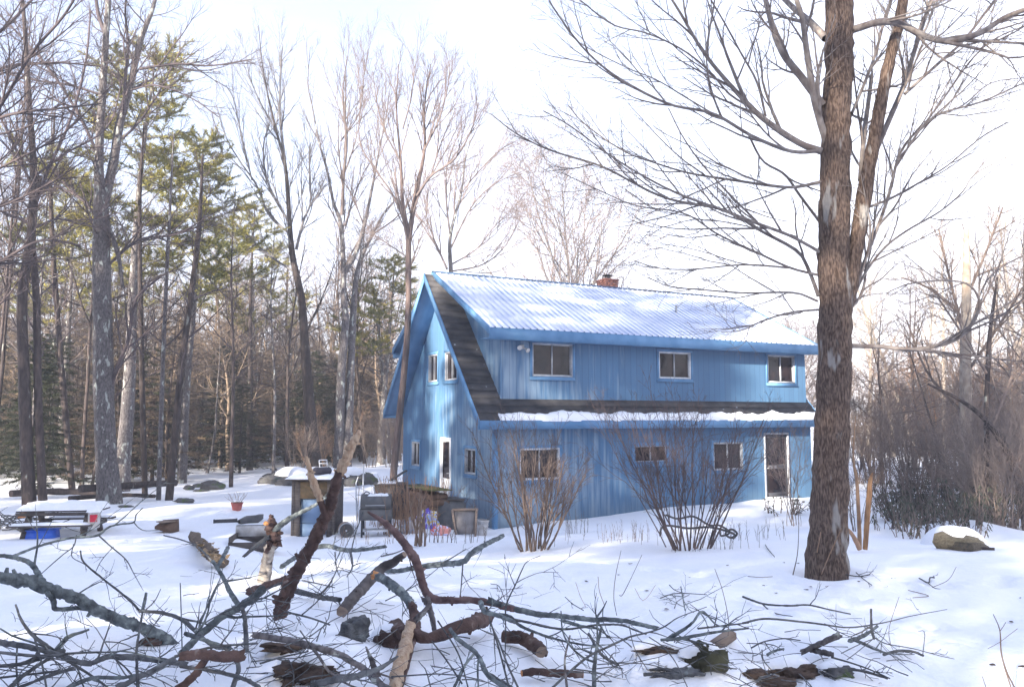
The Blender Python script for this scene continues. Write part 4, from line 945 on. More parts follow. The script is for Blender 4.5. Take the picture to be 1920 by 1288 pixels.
# ------------------------------------------------------------------ yard things
def yaw_to(px, off=0): return off
def snowcap(w, d, h, seed=0, n=14, edge=.35):
    mb = MB(); V = []
    for j in range(n+1):
        for i in range(n+1):
            a = -1+2*i/n; b = -1+2*j/n; e = (1-abs(a)**6)*(1-abs(b)**6)
            V.append((a*w/2*(1+.02*float(vn(j*.8,seed,3))), b*d/2*(1+.02*float(vn(i*.8,seed,4))), h*e**edge*(1+.55*float(vn(i*.35+seed,j*.35,5))+.15*float(vn(i*.9+seed,j*.9,6)))))
    Q = [(j*(n+1)+i, j*(n+1)+i+1, (j+1)*(n+1)+i+1, (j+1)*(n+1)+i) for j in range(n) for i in range(n)]
    mb.add(V, Q); return mb
def snowpad(rx, ry, h, seed=0, nr=9, na=26):
    mb = MB(); V = [(0,0,h)]
    for i in range(1,nr+1):
        f = i/nr
        for j in range(na):
            th_ = 2*math.pi*j/na; k = 1+.28*float(vn(math.cos(th_)*1.5+seed*3,math.sin(th_)*1.5,seed))+.10*float(vn(math.cos(th_)*5+seed,math.sin(th_)*5,seed+1))
            z = h*math.sqrt(max(0,1-f**2.4))*(1+.25*float(vn(f*2*math.cos(th_)+seed,f*2*math.sin(th_),seed+2)))-h*.55*f**3
            V.append((rx*f*k*math.cos(th_), ry*f*k*math.sin(th_), z))
    Q = [(1+(i-1)*na+j, 1+i*na+j, 1+i*na+(j+1)%na, 1+(i-1)*na+(j+1)%na) for i in range(1,nr) for j in range(na)]
    mb.add(V, Q, t=[(0,1+j,1+(j+1)%na) for j in range(na)]); return mb
def shifted(mb, off, rz=0):
    o = MB(); o.merge(mb.arrays(), Matrix.Translation(off) @ Matrix.Rotation(rz,4,'Z')); return o
def lump(seed, r, n=12, m=9, amp=.35, sq=(1,1,1)):
    mb = MB(); V = []
    for j in range(m+1):
        ph = math.pi*j/m
        for i in range(n):
            th_ = 2*math.pi*i/n; x,y,z = math.sin(ph)*math.cos(th_), math.sin(ph)*math.sin(th_), math.cos(ph)
            k = 1+amp*(float(vn(x*1.7+seed*3, y*1.7+z*1.7, seed))+.6*float(vn(x*4+seed, z*4+y*4, seed+1))+.35*float(vn(x*9+seed, z*9+y*9, seed+2)))*math.sin(ph)**.3
            V.append((x*r*k*sq[0], y*r*k*sq[1], z*r*k*sq[2]))
    Q = [(j*n+i, (j+1)*n+i, (j+1)*n+(i+1)%n, j*n+(i+1)%n) for j in range(m) for i in range(n)]
    mb.add(V, Q); return mb
# picnic table
p = og(118, 1003); t = thing('picnic_table', 'grey wooden picnic table with a thick pad of snow on its top', 'table', p-Vector((0,0,.12)), math.radians(8))
L_ = 1.75
top = MB()
for k in range(5): top.box((-L_/2, -.36+k*.148, .68),(L_/2, -.36+k*.148+.136, .72))
part('tabletop', top, GREYW, t)
for y in (-.68,.68):
    b = MB(); b.box((-L_/2,y-.13,.40),(L_/2,y-.005,.44)); b.box((-L_/2,y+.005,.40),(L_/2,y+.13,.44)); o = part('seat', b, GREYW, t)
    part('seat_snow', shifted(snowcap(L_*.95,.24,.05,3+int(y)), (0,y,.438)), SNOW, o, True)
for x in (-.62,.62):
    for sgn in (-1,1):
        b = MB(); b.bar((x,sgn*.62,0),(x,sgn*.24,.68),.045,.12, up=(1,0,0)); part('leg', b, GREYW, t)
    b = MB(); b.bar((x+.046,-.78,.35),(x+.046,.78,.35),.04,.09); b.bar((x+.046,-.34,.63),(x+.046,.34,.63),.04,.08); part('brace', b, GREYW, t)
b = MB(); b.box((-L_/2,-.375,.60),(L_/2,-.365,.675)); part('apron', b, GREYW, t)
part('snow_cover', shifted(snowcap(L_*1.02,.80,.15,1,20,.22), (0,0,.718)), SNOW, t, True)
# blue tub
def tub(name, loc, r0, r1, h, m, label, cat, lie=0, rz=0, cap=None, k=20, oval=1.0):
    b = MB(); b.tube([(0,0,0),(0,0,.01),(0,0,h*.92),(0,0,h*.93),(0,0,h),(0,0,h),(0,0,h*.9),(0,0,.03)], [r0*.9,r0,r1*.97,r1*1.06,r1*1.06,r1*.95,r1*.93,r0*.9], k); b.tube([(0,0,.02),(0,0,.03)],[r0*.92,.001],k)
    t = thing(name, label, cat, loc, rz); t.rotation_euler = (lie,0,rz); o = part('body', b, m, t, True); o.scale = (1,oval,1); return t
p = og(80, 1008); t = thing('storage_tub', 'bright blue plastic tub half buried in snow under the picnic table end', 'tub', p-Vector((0,0,.03)), .1)
b = MB(); b.prism([(-.30,0),(.30,0),(.27,.20),(-.26,.20)], -.18,.18); part('body', b, BLUEP, t); b = MB(); b.box((-.29,-.20,.2),(.30,.20,.225)); part('lid', b, BLUEP, t)
# red and white bucket on the seat
p = at(176, 984, 18.2); t = tub('bucket', p-Vector((0,0,.06)), .12,.135,.36, WHITEPL, 'white bucket with a red label standing at the right end of the picnic table', 'bucket', rz=.3)
b = MB(); ths = np.linspace(-2.1,-.9,8); v = []
for z in (.14,.30): v += [(.131*math.cos(a)*(1 if z<.2 else 1.03), .131*math.sin(a)*(1 if z<.2 else 1.03), z) for a in ths]
b.add(v, [(i,i+1,9+i-0,8+i) for i in range(7)]); part('label', b, REDP, t)
part('snow_cover', shifted(snowcap(.3,.3,.08,7,10),(0,0,.355)), SNOW, t, True)
# small wood scraps at the table's left end
p = at(48, 965, 18.6); t = thing('firewood', 'split brown firewood chunk resting on the left end of the picnic table', 'firewood', p-Vector((0,0,.05)), .5)
b = MB(); b.prism([(-.16,0),(.16,0),(.10,.15),(-.05,.17)], -.13,.13); part('body', b, BROWNW, t); b = MB(); b.prism([(-.15,.002),(.15,.002),(.10,.145),(-.05,.165)], -.136,-.131); part('cut_end', b, CUTW, t)
# brush heap left of the table
rng = np.random.default_rng(77); b = MB(); p0 = og(22, 1000)
for k in range(60):
    a = rng.random()*3.14; q = np.array(p0)+rng.normal(0,1,3)*[.45,.3,.0]+[0,0,.05+.35*rng.random()]; d = np.array([math.cos(a),math.sin(a)*.5,rng.normal(0,.3)])
    Q = mkpath(rng, q-d*.4, d, .9, 5, .15, 0); b.tube(Q, np.linspace(.014,.004,6), 4)
o = obj('brush_heap', b.mesh('twigs', DLICHEN, org=p0)); o.location = p0; tag(o, 'snowy heap of dark twigs left of the picnic table', 'brush heap')
# planter block and slab
p = og(313, 998); t = thing('broken_crate', 'tilted brown wooden box half sunk in open snow left of the log', 'box', p, .35)
b = MB(); b.add([(-.27,0,.10),(.12,-.25,.0),(.27,.0,.0),(-.1,.25,.03),(-.27,0,.17),(.12,-.25,.20),(.25,.0,.34),(-.1,.25,.30)], [(0,3,2,1),(4,5,6,7),(0,1,5,4),(1,2,6,5),(2,3,7,6),(3,0,4,7)])
b.v[-1] = b.v[-1]*[1,1,.9]; part('body', b, BROWNW, t); part('lid', shifted(MB().box((-.2,-.14,0),(.2,.14,.02)),(0,-.02,.25),.5), TANW, t)
# flower pot
p = og(444, 956); t = tub('flower_pot', p-Vector((0,0,.02)), .11,.16,.22, CLAY, 'red flower pot with dry branching stems standing on the snow', 'flower pot')
b = MB(); rng = np.random.default_rng(3)
for k in range(9):
    a = k*.7; Q = mkpath(rng, np.array([.03*math.cos(a),.03*math.sin(a),.12]), np.array([math.cos(a)*.7,math.sin(a)*.4,1.]), .42, 5, .12, .02); b.tube(Q, np.linspace(.006,.003,6), 4)
    b.tube([Q[3], Q[3]+[.08*math.cos(a+1),.05,.12]], [.004,.002], 3)
part('stems', b, STRAW, t)
part('soil', MB().tube([(0,0,.17),(0,0,.19)],[.145,.001],16), LITTER, t)
# half-buried boards and planter box
def lyingbar(name, pts, w, h, m, label, cat, ho=.02, snow=True):
    P = [og(*q, ho) for q in pts]; o = P[0]; t = thing(name, label, cat, o); b = MB()
    for a, c in zip(P[:-1], P[1:]): b.bar(a-o, c-o, w, h)
    part('body', b, m, t)
    if snow:
        d = (P[-1]-P[0]); mid = (P[0]+P[-1])/2-o; s_ = shifted(snowcap(d.length*.9, w*.9, .04, 5, 10), mid+Vector((0,0,h*.45)), math.atan2(d.y,d.x)); part('snow_cover', s_, SNOW, t, True)
    return t
lyingbar('frame_rail', [(400,979),(445,977)], .08,.14, DARKM, 'straight dark metal rail lying in the snow below the flower pot', 'rail')
b = MB(); P = [og(x,y,.07) for x,y in ((448,978),(462,975),(478,974),(490,968))]; b.tube(P, [.05,.10,.11,.07], 8, rough=.3, seed=3)
o = obj('crumpled_tarp', b.mesh('tarp', TARP, org=P[0])); o.location = P[0]; tag(o, 'crumpled dark tarp roll lying right of the metal rail', 'tarp')
p = og(478, 1022); t = thing('planter_box', 'low wooden planter box with pale rim and dark hollow behind the pale stump', 'planter', p-Vector((0,0,.05)), .12)
b = MB(); b.box((-.36,-.30,0),(.36,-.27,.14)); b.box((-.36,.27,0),(.36,.30,.34)); b.box((-.36,-.27,0),(-.33,.27,.22)); b.box((.33,-.27,0),(.36,.27,.22)); part('sides', b, GREYW, t)
part('rim', MB().box((-.37,.262,.16),(.37,.268,.33)), WHITEPL, t); part('floor', MB().box((-.33,-.27,.02),(.33,.27,.05)), DARKM, t)
# cabinet with fridge
Yc = 19.0; p = gp(599, Yc); p.z = at(599,1006,Yc).z
t = thing('plywood_cabinet', 'tall open plywood cabinet with snowy lid, standing in the yard behind the split branch', 'cabinet', p-Vector((0,0,.10)), -.10)
w_, h_, d_ = 1.04, 1.42, .6
part('side_panel', MB().box((-w_/2,-d_/2,0),(-w_/2+.06,d_/2,h_)).box((-w_/2+.062,-d_/2+.01,0),(-w_/2+.2,-d_/2+.05,h_-.02)), GREYW, t)
part('side_panel', MB().box((w_/2-.06,-d_/2,0),(w_/2,d_/2,h_)).box((w_/2-.2,-d_/2+.01,0),(w_/2-.062,-d_/2+.05,h_-.02)), GREYW, t)
part('back_panel', MB().box((-w_/2+.06,d_/2-.03,.02),(w_/2-.06,d_/2-.005,h_-.002)), OSB, t)
part('header', MB().box((-w_/2+.2,-d_/2+.012,h_-.42),(w_/2-.2,-d_/2+.04,h_-.02)), OSB, t)
o = part('roof', MB().box((-w_/2-.12,-d_/2-.1,h_+.002),(w_/2+.08,d_/2+.08,h_+.035)), GREYW, t)
part('snow_cover', shifted(snowcap(w_+.22,d_+.2,.09,4,16),(-.02,-.01,h_+.034)), SNOW, t, True)
q = p+Vector((-.08,-.02,-.02)); f = thing('fridge', 'pale blue-white fridge door standing inside the plywood cabinet', 'fridge', q, -.10)
part('body', MB().box((-.25,-.14,0),(.30,.2,1.0)), FRIDGE, f); part('door', MB().box((-.25,-.19,.01),(.30,-.145,.34)).box((-.25,-.19,.355),(.30,-.145,.99)), FRIDGE, f); part('handle', MB().box((.23,-.22,.42),(.25,-.192,.7)), METAL, f)
# tyre on the cabinet
def torus(R, r, k=22, m=9, squash=1.0):
    mb = MB(); V = []
    for i in range(k):
        a = 2*math.pi*i/k
        for j in range(m):
            c = 2*math.pi*j/m; V.append(((R+r*math.cos(c))*math.cos(a), (R+r*math.cos(c))*math.sin(a), r*squash*math.sin(c)))
    mb.add(V, [(i*m+j, ((i+1)%k)*m+j, ((i+1)%k)*m+(j+1)%m, i*m+(j+1)%m) for i in range(k) for j in range(m)]); return mb
tp = p+Vector((.09,0,h_+.10-.10+.10)); t = thing('tyre', 'dark tyre lying flat on the snowy roof of the plywood cabinet', 'tyre', tp+Vector((0,0,.0)), 0)
part('tread', torus(.15,.075,22,9,1.2), RUBBER, t, True); part('rim', MB().tube([(0,0,-.05),(0,0,.06),(0,0,.061)],[.10,.10,.001],14), DARKM, t)
ch = thing('garden_chair', 'small white plastic chair upturned behind the tyre on the cabinet roof', 'chair', tp+Vector((.02,.05,.08)), .4)
b = MB()
for x in (-.09,.09): b.bar((x,0,0),(x-.02,0,.17),.025,.02)
b.bar((-.1,0,.17),(.08,0,.17),.03,.02); b.bar((-.1,0,.09),(.08,0,.09),.03,.02); part('backrest', b, WHITEP, ch); part('seat', MB().box((-.11,-.1,-.02),(.11,.1,.0)), WHITEP, ch)
# stone and wood ring right of cabinet
p = og(648, 1003,.02); t = thing('rusty_drum', 'open grey-brown drum lying on its side at the foot of the cabinet', 'drum', p+Vector((0,0,.12)), .3)
o = part('shell', MB().tube([(0,-.16,0),(0,-.14,0),(0,.2,0)],[.165,.175,.16],18), TANW, t, True); part('hollow', MB().tube([(0,-.17,0),(0,-.165,0),(0,-.164,0)],[.16,.15,.02],18), DARKM, t); part('rim', shifted(torus(.165,.014,20,6),(0,0,0)), METAL, t).rotation_euler = (math.pi/2,0,0)  # the hollow is a dark disc standing for the shade inside the drum
for c in t.children:
    if c.name.startswith('rim'): c.location = (0,-.165,0)
# metal tube chair
Ym = 20.2; p = gp(686, Ym); t = thing('tube_chair', 'bare tubular metal chair frame standing beyond the grill', 'chair frame', p, .2)
def H_(px, py): return at(px,py,Ym)-p
b = MB(); b.tube([H_(669,975),H_(668,930),H_(668,905),H_(672,893)], .014, 6); b.tube([H_(704,965),H_(703,925),H_(700,912),H_(692,909),H_(668,912)], .014, 6); part('backrest', b, STEEL, t)
b = MB(); b.tube([H_(669,927),H_(704,929)], .012, 6); b.tube([H_(668,912),H_(703,928)], .008, 5); part('seat_rail', b, STEEL, t)
for a, c in (((669,930),(673,975)),((704,929),(701,975))): part('leg', MB().tube([H_(*a)+Vector((0,-.35,0)),H_(*c)+Vector((0,-.35,0))], .012, 6), STEEL, t)
t = thing('metal_pole', 'thin upright metal pole beside the tube chair', 'pole', gp(683,21)); part('shaft', MB().tube([(0,0,0),(0,0,1.45)], .02, 6), STEEL, t)
# grill / grey bin and boxes
Yg = 18.6; p = gp(708, Yg); p.z = at(708,1003,Yg).z
t = thing('barbecue_grill', 'old grey hooded barbecue grill on dark legs in front of the dry stalks', 'grill', p, .08)
b = MB(); b.prism([(-.22,.60),(.22,.60),(.23,.74),(.16,.88),(0,.93),(-.16,.88),(-.23,.74)], -.34,.34, axis='x'); part('hood', b, TARP, t, False)
part('firebox', MB().box((-.36,-.24,.36),(.36,.24,.598)), TARP, t)
for x in (-.32,.30):
    for y in (-.2,.2): part('leg', MB().box((x,y-.02,-.1),(x+.04,y+.02,.36)), DARKM, t)
part('shelf', MB().box((-.32,-.2,.10),(.32,.2,.13)), WHITEP, t); part('handle', MB().tube([(-.22,-.24,.70),(-.22,-.29,.70),(.22,-.29,.70),(.22,-.24,.70)], .012, 6), METAL, t)
h2 = MB(); aa = np.linspace(0,math.pi,9); h2.tube([(-.22+.07*math.cos(a),0,.90+.08*math.sin(a)) for a in aa], .012, 6); part('hook', h2, DARKM, t)
part('snow_cover', shifted(snowcap(.5,.3,.05,6,10),(0.05,.02,.885)), SNOW, t, True)
p = gp(735, 21.5); t = thing('wooden_chest', 'dark grey wooden chest standing against the woods left of the gable', 'chest', p, .1)
part('body', MB().box((-.42,-.3,0),(.42,.3,.92)), GREYW, t); part('lid', MB().box((-.45,-.33,.922),(.45,.33,.96)), TARP, t); part('snow_cover', shifted(snowcap(.5,.6,.06,8,12),(-.1,0,.958)), SNOW, t, True)
part('board', MB().bar((-.1,0,.97),(.4,.1,1.28),.3,.02), DARKM, t)
# brown tarp-covered woodpile behind stalks
p = gp(800, 20.9); t = thing('woodpile', 'brown stack of cut firewood beside the gable wall behind the dry stalks', 'woodpile', p-Vector((0,0,.02)), TH+math.pi/2)
b = MB(); rng = np.random.default_rng(9)
for r_ in range(6):
    for c_ in range(13): b.tube([(-.95+c_*.155+(.07 if r_%2 else 0),-.22+rng.normal(0,.02),.08+r_*.14),(-.95+c_*.155+(.07 if r_%2 else 0),.25,.08+r_*.14)], .074+rng.normal(0,.004), 8, cap=1)
part('logs', b, [BROWNW, mat('log_end',(.28,.17,.11),.85,(.17,.10,.07),ns=9)], t); part('cover', MB().bar((-1.05,0,.95),(1.2,0,.93),.6,.02), mat('olive_tarp',(.16,.15,.05),.7,(.10,.09,.03),ns=5), t)
# dry stalk clumps
def stalks(pxs, py, seed, n, H, label, m=STRAW, r=.008, spread=.35, name='dry_stalks'):
    rng = np.random.default_rng(seed); P0 = og(pxs, py); b = MB()
    for k in range(n):
        q = np.array([rng.normal(0,spread), rng.normal(0,spread*.4), -.05]); d = np.array([rng.normal(0,.12),rng.normal(0,.12),1.]); L = H*(.5+.6*rng.random())
        Q = mkpath(rng, q, d, L, 6, .05, .02); b.tube(Q, np.linspace(r,r*.5,7), 4)
        for _ in range(3):
            i_ = rng.integers(2,6); e = Q[i_]+np.array([rng.normal(0,.12),rng.normal(0,.1),.18+.15*rng.random()])*L*.8; b.tube([Q[i_], (Q[i_]+e)/2+[0,0,.01], e], [r*.6,r*.45,r*.35], 3)
    o = obj(name, b.mesh('stalks', m)); o.location = P0; tag(o, label, 'dry stalks', kind='stuff' if H < .65 else None); return o
stalks(757, 1000, 1, 60, 1.35, 'dense tan clump of dry stalks between the grill and the gable door', spread=.36)
stalks(812, 985, 2, 52, 1.25, 'reddish dry stalks hiding the woodpile left of the gable door', mat('reddish_stalk',(.26,.13,.09),.85,(.36,.22,.14),ns=4), spread=.30)
stalks(725, 985, 5, 34, 1.2, 'thin tan stalks right behind the grill', spread=.25)
o = stalks(783, 1024, 3, 6, 1.2, 'thick cut brown stems rising from the snow in front of the coloured bags', mat('cut_stem',(.24,.17,.12),.85,(.15,.10,.08),ns=5,bump=.4), r=.022, spread=.07)
stalks(815, 1018, 4, 9, .55, 'short dark stems poking out of the snow below the coloured bags', SHRUB, r=.009, spread=.3)
stalks(1120,1012,6,26,.42,'sparse weeds standing in the snow before the middle of the facade',SHRUB,r=.004,spread=.8)
stalks(1390,1012,7,30,.5,'thin weeds in the snow right of the wide bush',SHRUB,r=.004,spread=.7)
stalks(1215,1018,8,18,.45,'thin weeds in the snow left of the wide bush',SHRUB,r=.004,spread=.5)
stalks(1330,1030,17,20,.6,'thin upright shoots at the right foot of the wide bush',SHRUB,r=.004,spread=.35)
stalks(860,1018,18,16,.5,'dark weeds in the snow below the wooden screen frame',SHRUB,r=.005,spread=.35)
stalks(700,1020,19,18,.4,'fine grass stems in the snow below the grill',STRAW,r=.004,spread=.5)
stalks(1085,1000,20,10,.6,'few dark stems right of the multi-stemmed bush',SHRUB,r=.006,spread=.25)
# coloured bags
def bag(px, py, r, sq, cols, label, seed):
    m = bpy.data.materials.new('bag_plastic'); m.use_nodes = True; N = m.node_tree.nodes; L = m.node_tree.links; b_ = N['Principled BSDF']; b_.inputs['Roughness'].default_value = .35
    co = N.new('ShaderNodeTexCoord'); v = N.new('ShaderNodeTexNoise'); v.inputs['Scale'].default_value = 5; v.inputs['Detail'].default_value = 1; L.new(co.outputs['Object'], v.inputs['Vector']); cr_ = N.new('ShaderNodeValToRGB'); cr_.color_ramp.interpolation = 'CONSTANT'
    e = cr_.color_ramp.elements; e[0].color = (*cols[0],1); e[1].position = .42; e[1].color = (*cols[1],1)
    for k, c in enumerate(cols[2:]): q = e.new(.5+.08*k); q.color = (*c,1)
    L.new(v.outputs[0], cr_.inputs[0]); L.new(cr_.outputs[0], b_.inputs['Base Color'])
    P0 = og(px,py); mb = lump(seed, r, 22, 16, .75, sq); o = obj('plastic_bag', mb.mesh('bag', m, True)); o.location = P0+Vector((0,0,r*sq[2]*.6)); tag(o, label, 'bag'); return o
bag(768,998,.22,(1.2,.9,.9),[(.50,.42,.42),(.35,.40,.50),(.55,.50,.50)],'pale pink-grey plastic bag behind the cut brown stems',4)
bag(803,990,.24,(1.,.8,1.1),[(.16,.10,.55),(.55,.60,.85),(.70,.55,.10),(.35,.45,.75)],'purple and yellow printed plastic bag among the stems',6)
bag(826,1003,.16,(1.3,.9,.8),[(.70,.15,.14),(.60,.62,.85),(.75,.30,.25)],'red and white plastic bag at the right of the purple one',8)
bag(852,988,.14,(1.2,.9,1.0),[(.40,.40,.60),(.55,.56,.70)],'small lavender plastic bag left of the wooden screen frame',9)
p = gp(838, 20.3); t = thing('tarp_covered_pile', 'dark covered pile heaped against the gable below the door', 'covered pile', p+Vector((0,0,.0)), 0)
part('cover', shifted(lump(12,.42,16,12,.4,(1.25,.8,1.15)),(0,0,.28)), TARP, t, False); part('top_board', MB().bar((-.3,-.1,.72),(.45,0,.70),.3,.03), GREYW, t)
# wooden screen frame, white bucket
p = og(872, 1004); t = thing('screen_frame', 'weathered wooden frame with grey screen leaning beside the white bucket', 'frame', p-Vector((0,0,.05)), .15); t.rotation_euler[0] = -.15
part('rail', MB().box((-.30,-.02,.62),(.32,.02,.68)), TANW, t); part('stile', MB().bar((-.30,0,.65),(-.20,0,0),.05,.05), TANW, t); part('stile', MB().bar((.28,0,.66),(.24,0,0),.05,.05), TANW, t)
part('screen', MB().add([(-.27,.01,.62),(.26,.01,.62),(.22,.01,.06),(-.19,.01,.06)], [(0,1,2,3)]) or MB(), GREYD, t) if False else None
b = MB(); b.prism([(-.26,.62),(.26,.62),(.22,.08),(-.18,.08)], .005,.015); part('screen', b, mat('mesh_screen',(.16,.15,.155),.8,(.24,.23,.23),ns=5), t)
p = og(902, 1003); t = tub('bucket', p+Vector((0,0,-.03)), .13,.15,.40, WHITEPL, 'white plastic bucket leaning at the house corner by the wooden frame', 'bucket', lie=.08, rz=.4)
t.rotation_euler[1] = .08; part('band', MB().tube([(0,0,.27),(0,0,.275),(0,0,.285),(0,0,.29)],[.145,.153,.153,.147],20), WHITEPL, t)
# stones and the old stone wall
def rocks(pts, label, group, Yd=None):
    for k, (px, py, r, sq) in enumerate(pts):
        P0 = og(px,py) ; mb = lump(20+k+int(px), r, 14, 10, .6, sq); o = obj('fieldstone', mb.mesh('stone', ROCK, False)); o.location = P0+Vector((0,0,r*sq[2]*.45)); tag(o, label if isinstance(label,str) else label[k], 'stone', group)
rocks([(398,918,.30,(1.5,.8,.75)),(355,918,.17,(1.1,.8,.7)),(372,913,.15,(1.3,.8,.6)),(376,921,.16,(1.6,.8,.35)),(344,942,.2,(1.3,.8,.45)),(236,951,.12,(2.,1,.4))],
      ['biggest dark stone on the snow bank behind the flower pot','small dark stone leftmost on the snow bank','small dark stone in the middle of the snow bank','flat thin stone below the others on the snow bank','squared stone at the foot of the wood-edge trunks','small flat stone beside the twin-stemmed tree'], 'stones on the snow bank')
rg = np.random.default_rng(8); pts = []
for k in range(34):
    px = 512+ (k%17)*10.5+rg.normal(0,3); py = (910 if k < 17 else 903)+rg.normal(0,1.5)
    if 16 > 0: pts.append((px, py-3, .24+.12*rg.random(), (1.1+.5*rg.random(),.8,.7)))
rocks(pts, 'mossy grey stone of the low tumbled wall behind the cabinet', 'stones of the low tumbled wall')
for k,(px,py) in enumerate([(548,893),(600,893),(650,893)]):
    P0 = og(px,py+10); o = obj('snow_drift', snowpad(.75,.5,.22,30+k).mesh('snow', SNOW, True)); o.location = P0+Vector((0,.15,.34)); tag(o, ['rounded snow drift on the left part of the low stone wall','rounded snow drift on the middle of the low stone wall','rounded snow drift on the right part of the low stone wall'][k], 'snow drift')
# fallen logs at the forest edge
def log(name, pts, w, m, label, cat='log', cap=None, ho=.0, k=12, rough=.12, seed=1, group=None, cv=(0,0,1), end=None):
    P = [np.array(og(cv[0]+a*cv[2], cv[1]+b_*cv[2], ho if np.ndim(ho)==0 else ho[i])) for i,(a,b_) in enumerate(pts)]
    R = [np.interp(i/(len(P)-1), np.linspace(0,1,len(w)), w)*cv[2]/2/1507*P[i][1] for i in range(len(P))]
    Q = smooth(np.hstack([np.array(P), np.array(R)[:,None]]), (len(P)-1)*8+1); o0 = Q[0,:3].copy()
    mb = MB(); mb.tube(Q[:,:3], Q[:,3], k, rough=rough, seed=seed, cap=1 if end else 0)
    o = obj(name, mb.mesh('log', [m, end] if end else m, not end, o0)); o.location = o0; tag(o, label, cat, group); return o
log('fallen_log',[(150,916),(240,910),(330,905)],[14,12],DARKB,'snow-dusted fallen log lying in the woods left of the twin-stemmed tree',ho=.45)
log('fallen_log',[(20,925),(100,921),(185,924)],[13,11],DARKB,'dark fallen log lying in the woods behind the picnic table',ho=.2)
log('fallen_log',[(130,934),(220,928),(290,930)],[9,7],DARKB,'thin dark fallen log lowest in the woods behind the picnic table',ho=.15)
# right side
p = og(1795,1024); t = thing('split_log', 'weathered split log half buried in a snow mound at the right', 'log', p)
P = [np.array(og(x,y,h))-np.array(p) for x,y,h in ((1765,1016,.10),(1800,1020,.10),(1838,1022,.03))]
part('wood', MB().tube(smooth(np.array(P),9), [.15,.15,.09], 7, rough=.35, seed=5, cap=0), mat('old_wood',(.16,.13,.08),.9,(.28,.23,.15),ns=5,stretch=(2,6,6),bump=.8,bs=15), t)
part('wood', MB().tube(smooth(np.array(P)+[.05,-.12,-.05],9), [.10,.11,.06], 6, rough=.35, seed=6, cap=0), mat('old_wood_dark',(.07,.06,.045),.9,(.15,.12,.08),ns=5,stretch=(2,6,6),bump=.8,bs=15), t)
part('snow_cover', shifted(snowpad(.62,.42,.26,11),(.15,.34,.04)), SNOW, t, True)
log('stick',[(1838,1028),(1865,1029)],[8,5],DARKB,'short dark stick at the right of the split log','stick',ho=.02)
# broken orange stump and stems beside the maple
def upright(name, pts, w, Y, m, label, cat, cv=(0,0,1), seed=1, k=8, cap=0, extra=None, mats=None, rough=.12, rad=None):
    P, R = trace(cv, pts, w, Y[0] if isinstance(Y,(list,tuple)) else Y, Y[1] if isinstance(Y,(list,tuple)) else Y); o0 = P[0].copy()
    mb = MB(); mb.tube(P, R, k, rough=rough, seed=seed, cap=cap); o = obj(name, mb.mesh('wood', m, False, o0)); o.location = o0; tag(o, label, cat); return o, P, R
upright('broken_sapling',[(1622,1030),(1627,960),(1632,900),(1636,886)],[9,10,8,3],13.6,mat('orange_wood',(.42,.23,.11),.85,(.20,.11,.06),ns=8,stretch=(4,4,.5),bump=.6,bs=20),'splintered bright orange sapling stub right of the maple trunk','stump')
upright('broken_sapling',[(1612,1028),(1610,960),(1606,900),(1600,860),(1604,780)],[8,7,6,4,2],13.8,mat('tan_stem',(.34,.22,.13),.85,(.24,.15,.10),ns=5),'thin tan stem between the maple trunk and the orange stub','sapling')
upright('broken_sapling',[(1612,1030),(1600,1005),(1588,990)],[9,8,5],13.4,STRAW,'short leaning brown stem at the right foot of the maple','sapling')
# rhododendron-like drooping leaf shrubs
rng = np.random.default_rng(14)
def leafbush(seed, H, nst):
    rng = np.random.default_rng(seed); st = MB(); lf = MB(); V = []; T_ = []
    for k in range(nst):
        az = rng.random()*6.28; Q = mkpath(rng, np.array([.25*math.cos(az),.25*math.sin(az),-.05]), np.array([math.cos(az)*.35,math.sin(az)*.35,1.]), H*(.6+.5*rng.random()), 5, .1, .02); st.tube(Q, np.linspace(.012,.006,6), 4)
        for i_ in (2,3,4,5):
            for _ in range(3 if i_ < 5 else 7):
                if rng.random() < .25: continue
                a = rng.random()*6.28; p_ = Q[i_]+rng.normal(0,.02,3); d = np.array([math.cos(a)*.5,math.sin(a)*.5,-.9+.5*rng.random()]); d /= np.linalg.norm(d); L = .10+.05*rng.random(); s_ = np.cross(d,[0,0,1.]); s_ = s_/np.linalg.norm(s_)*.016
                b_ = len(V); V += [p_, p_+d*L*.5+s_, p_+d*L, p_+d*L*.5-s_]; T_ += [(b_,b_+1,b_+2),(b_,b_+2,b_+3)]
    lf.add(np.array(V), t=T_); return st.mesh('stems', SHRUB), lf.mesh('leaves', LEAFD)
LBm = [leafbush(s_, .95, 14) for s_ in (1,2,3)]
for k in range(26):
    px = 1640+ RNG.random()*230; Y = 15.5+RNG.random()*5; P0 = gp(px,Y); a,b_ = LBm[k%3]; t = thing('evergreen_shrub','drooping-leaf evergreen shrub '+('nearest the orange stub' if px < 1700 else 'left of the dark thicket trunks' if px < 1760 else 'behind the split log' if px < 1820 else 'rightmost by the split log')+(', front row' if Y < 17.5 else ', back row'),'shrub',P0,RNG.random()*6.28,'drooping-leaf shrubs on the right'); s_ = RNG.uniform(.6,1.15); t.scale = (s_,)*3; obj('stems',a,t); obj('leaves',b_,t)
P0 = og(1465,965); a,b_ = LBm[1]; t = thing('evergreen_shrub','small leafy shrub on the snow slope left of the maple trunk','shrub',P0,1.0); t.scale = (1.3,1.3,.55); obj('stems',a,t); obj('leaves',b_,t)
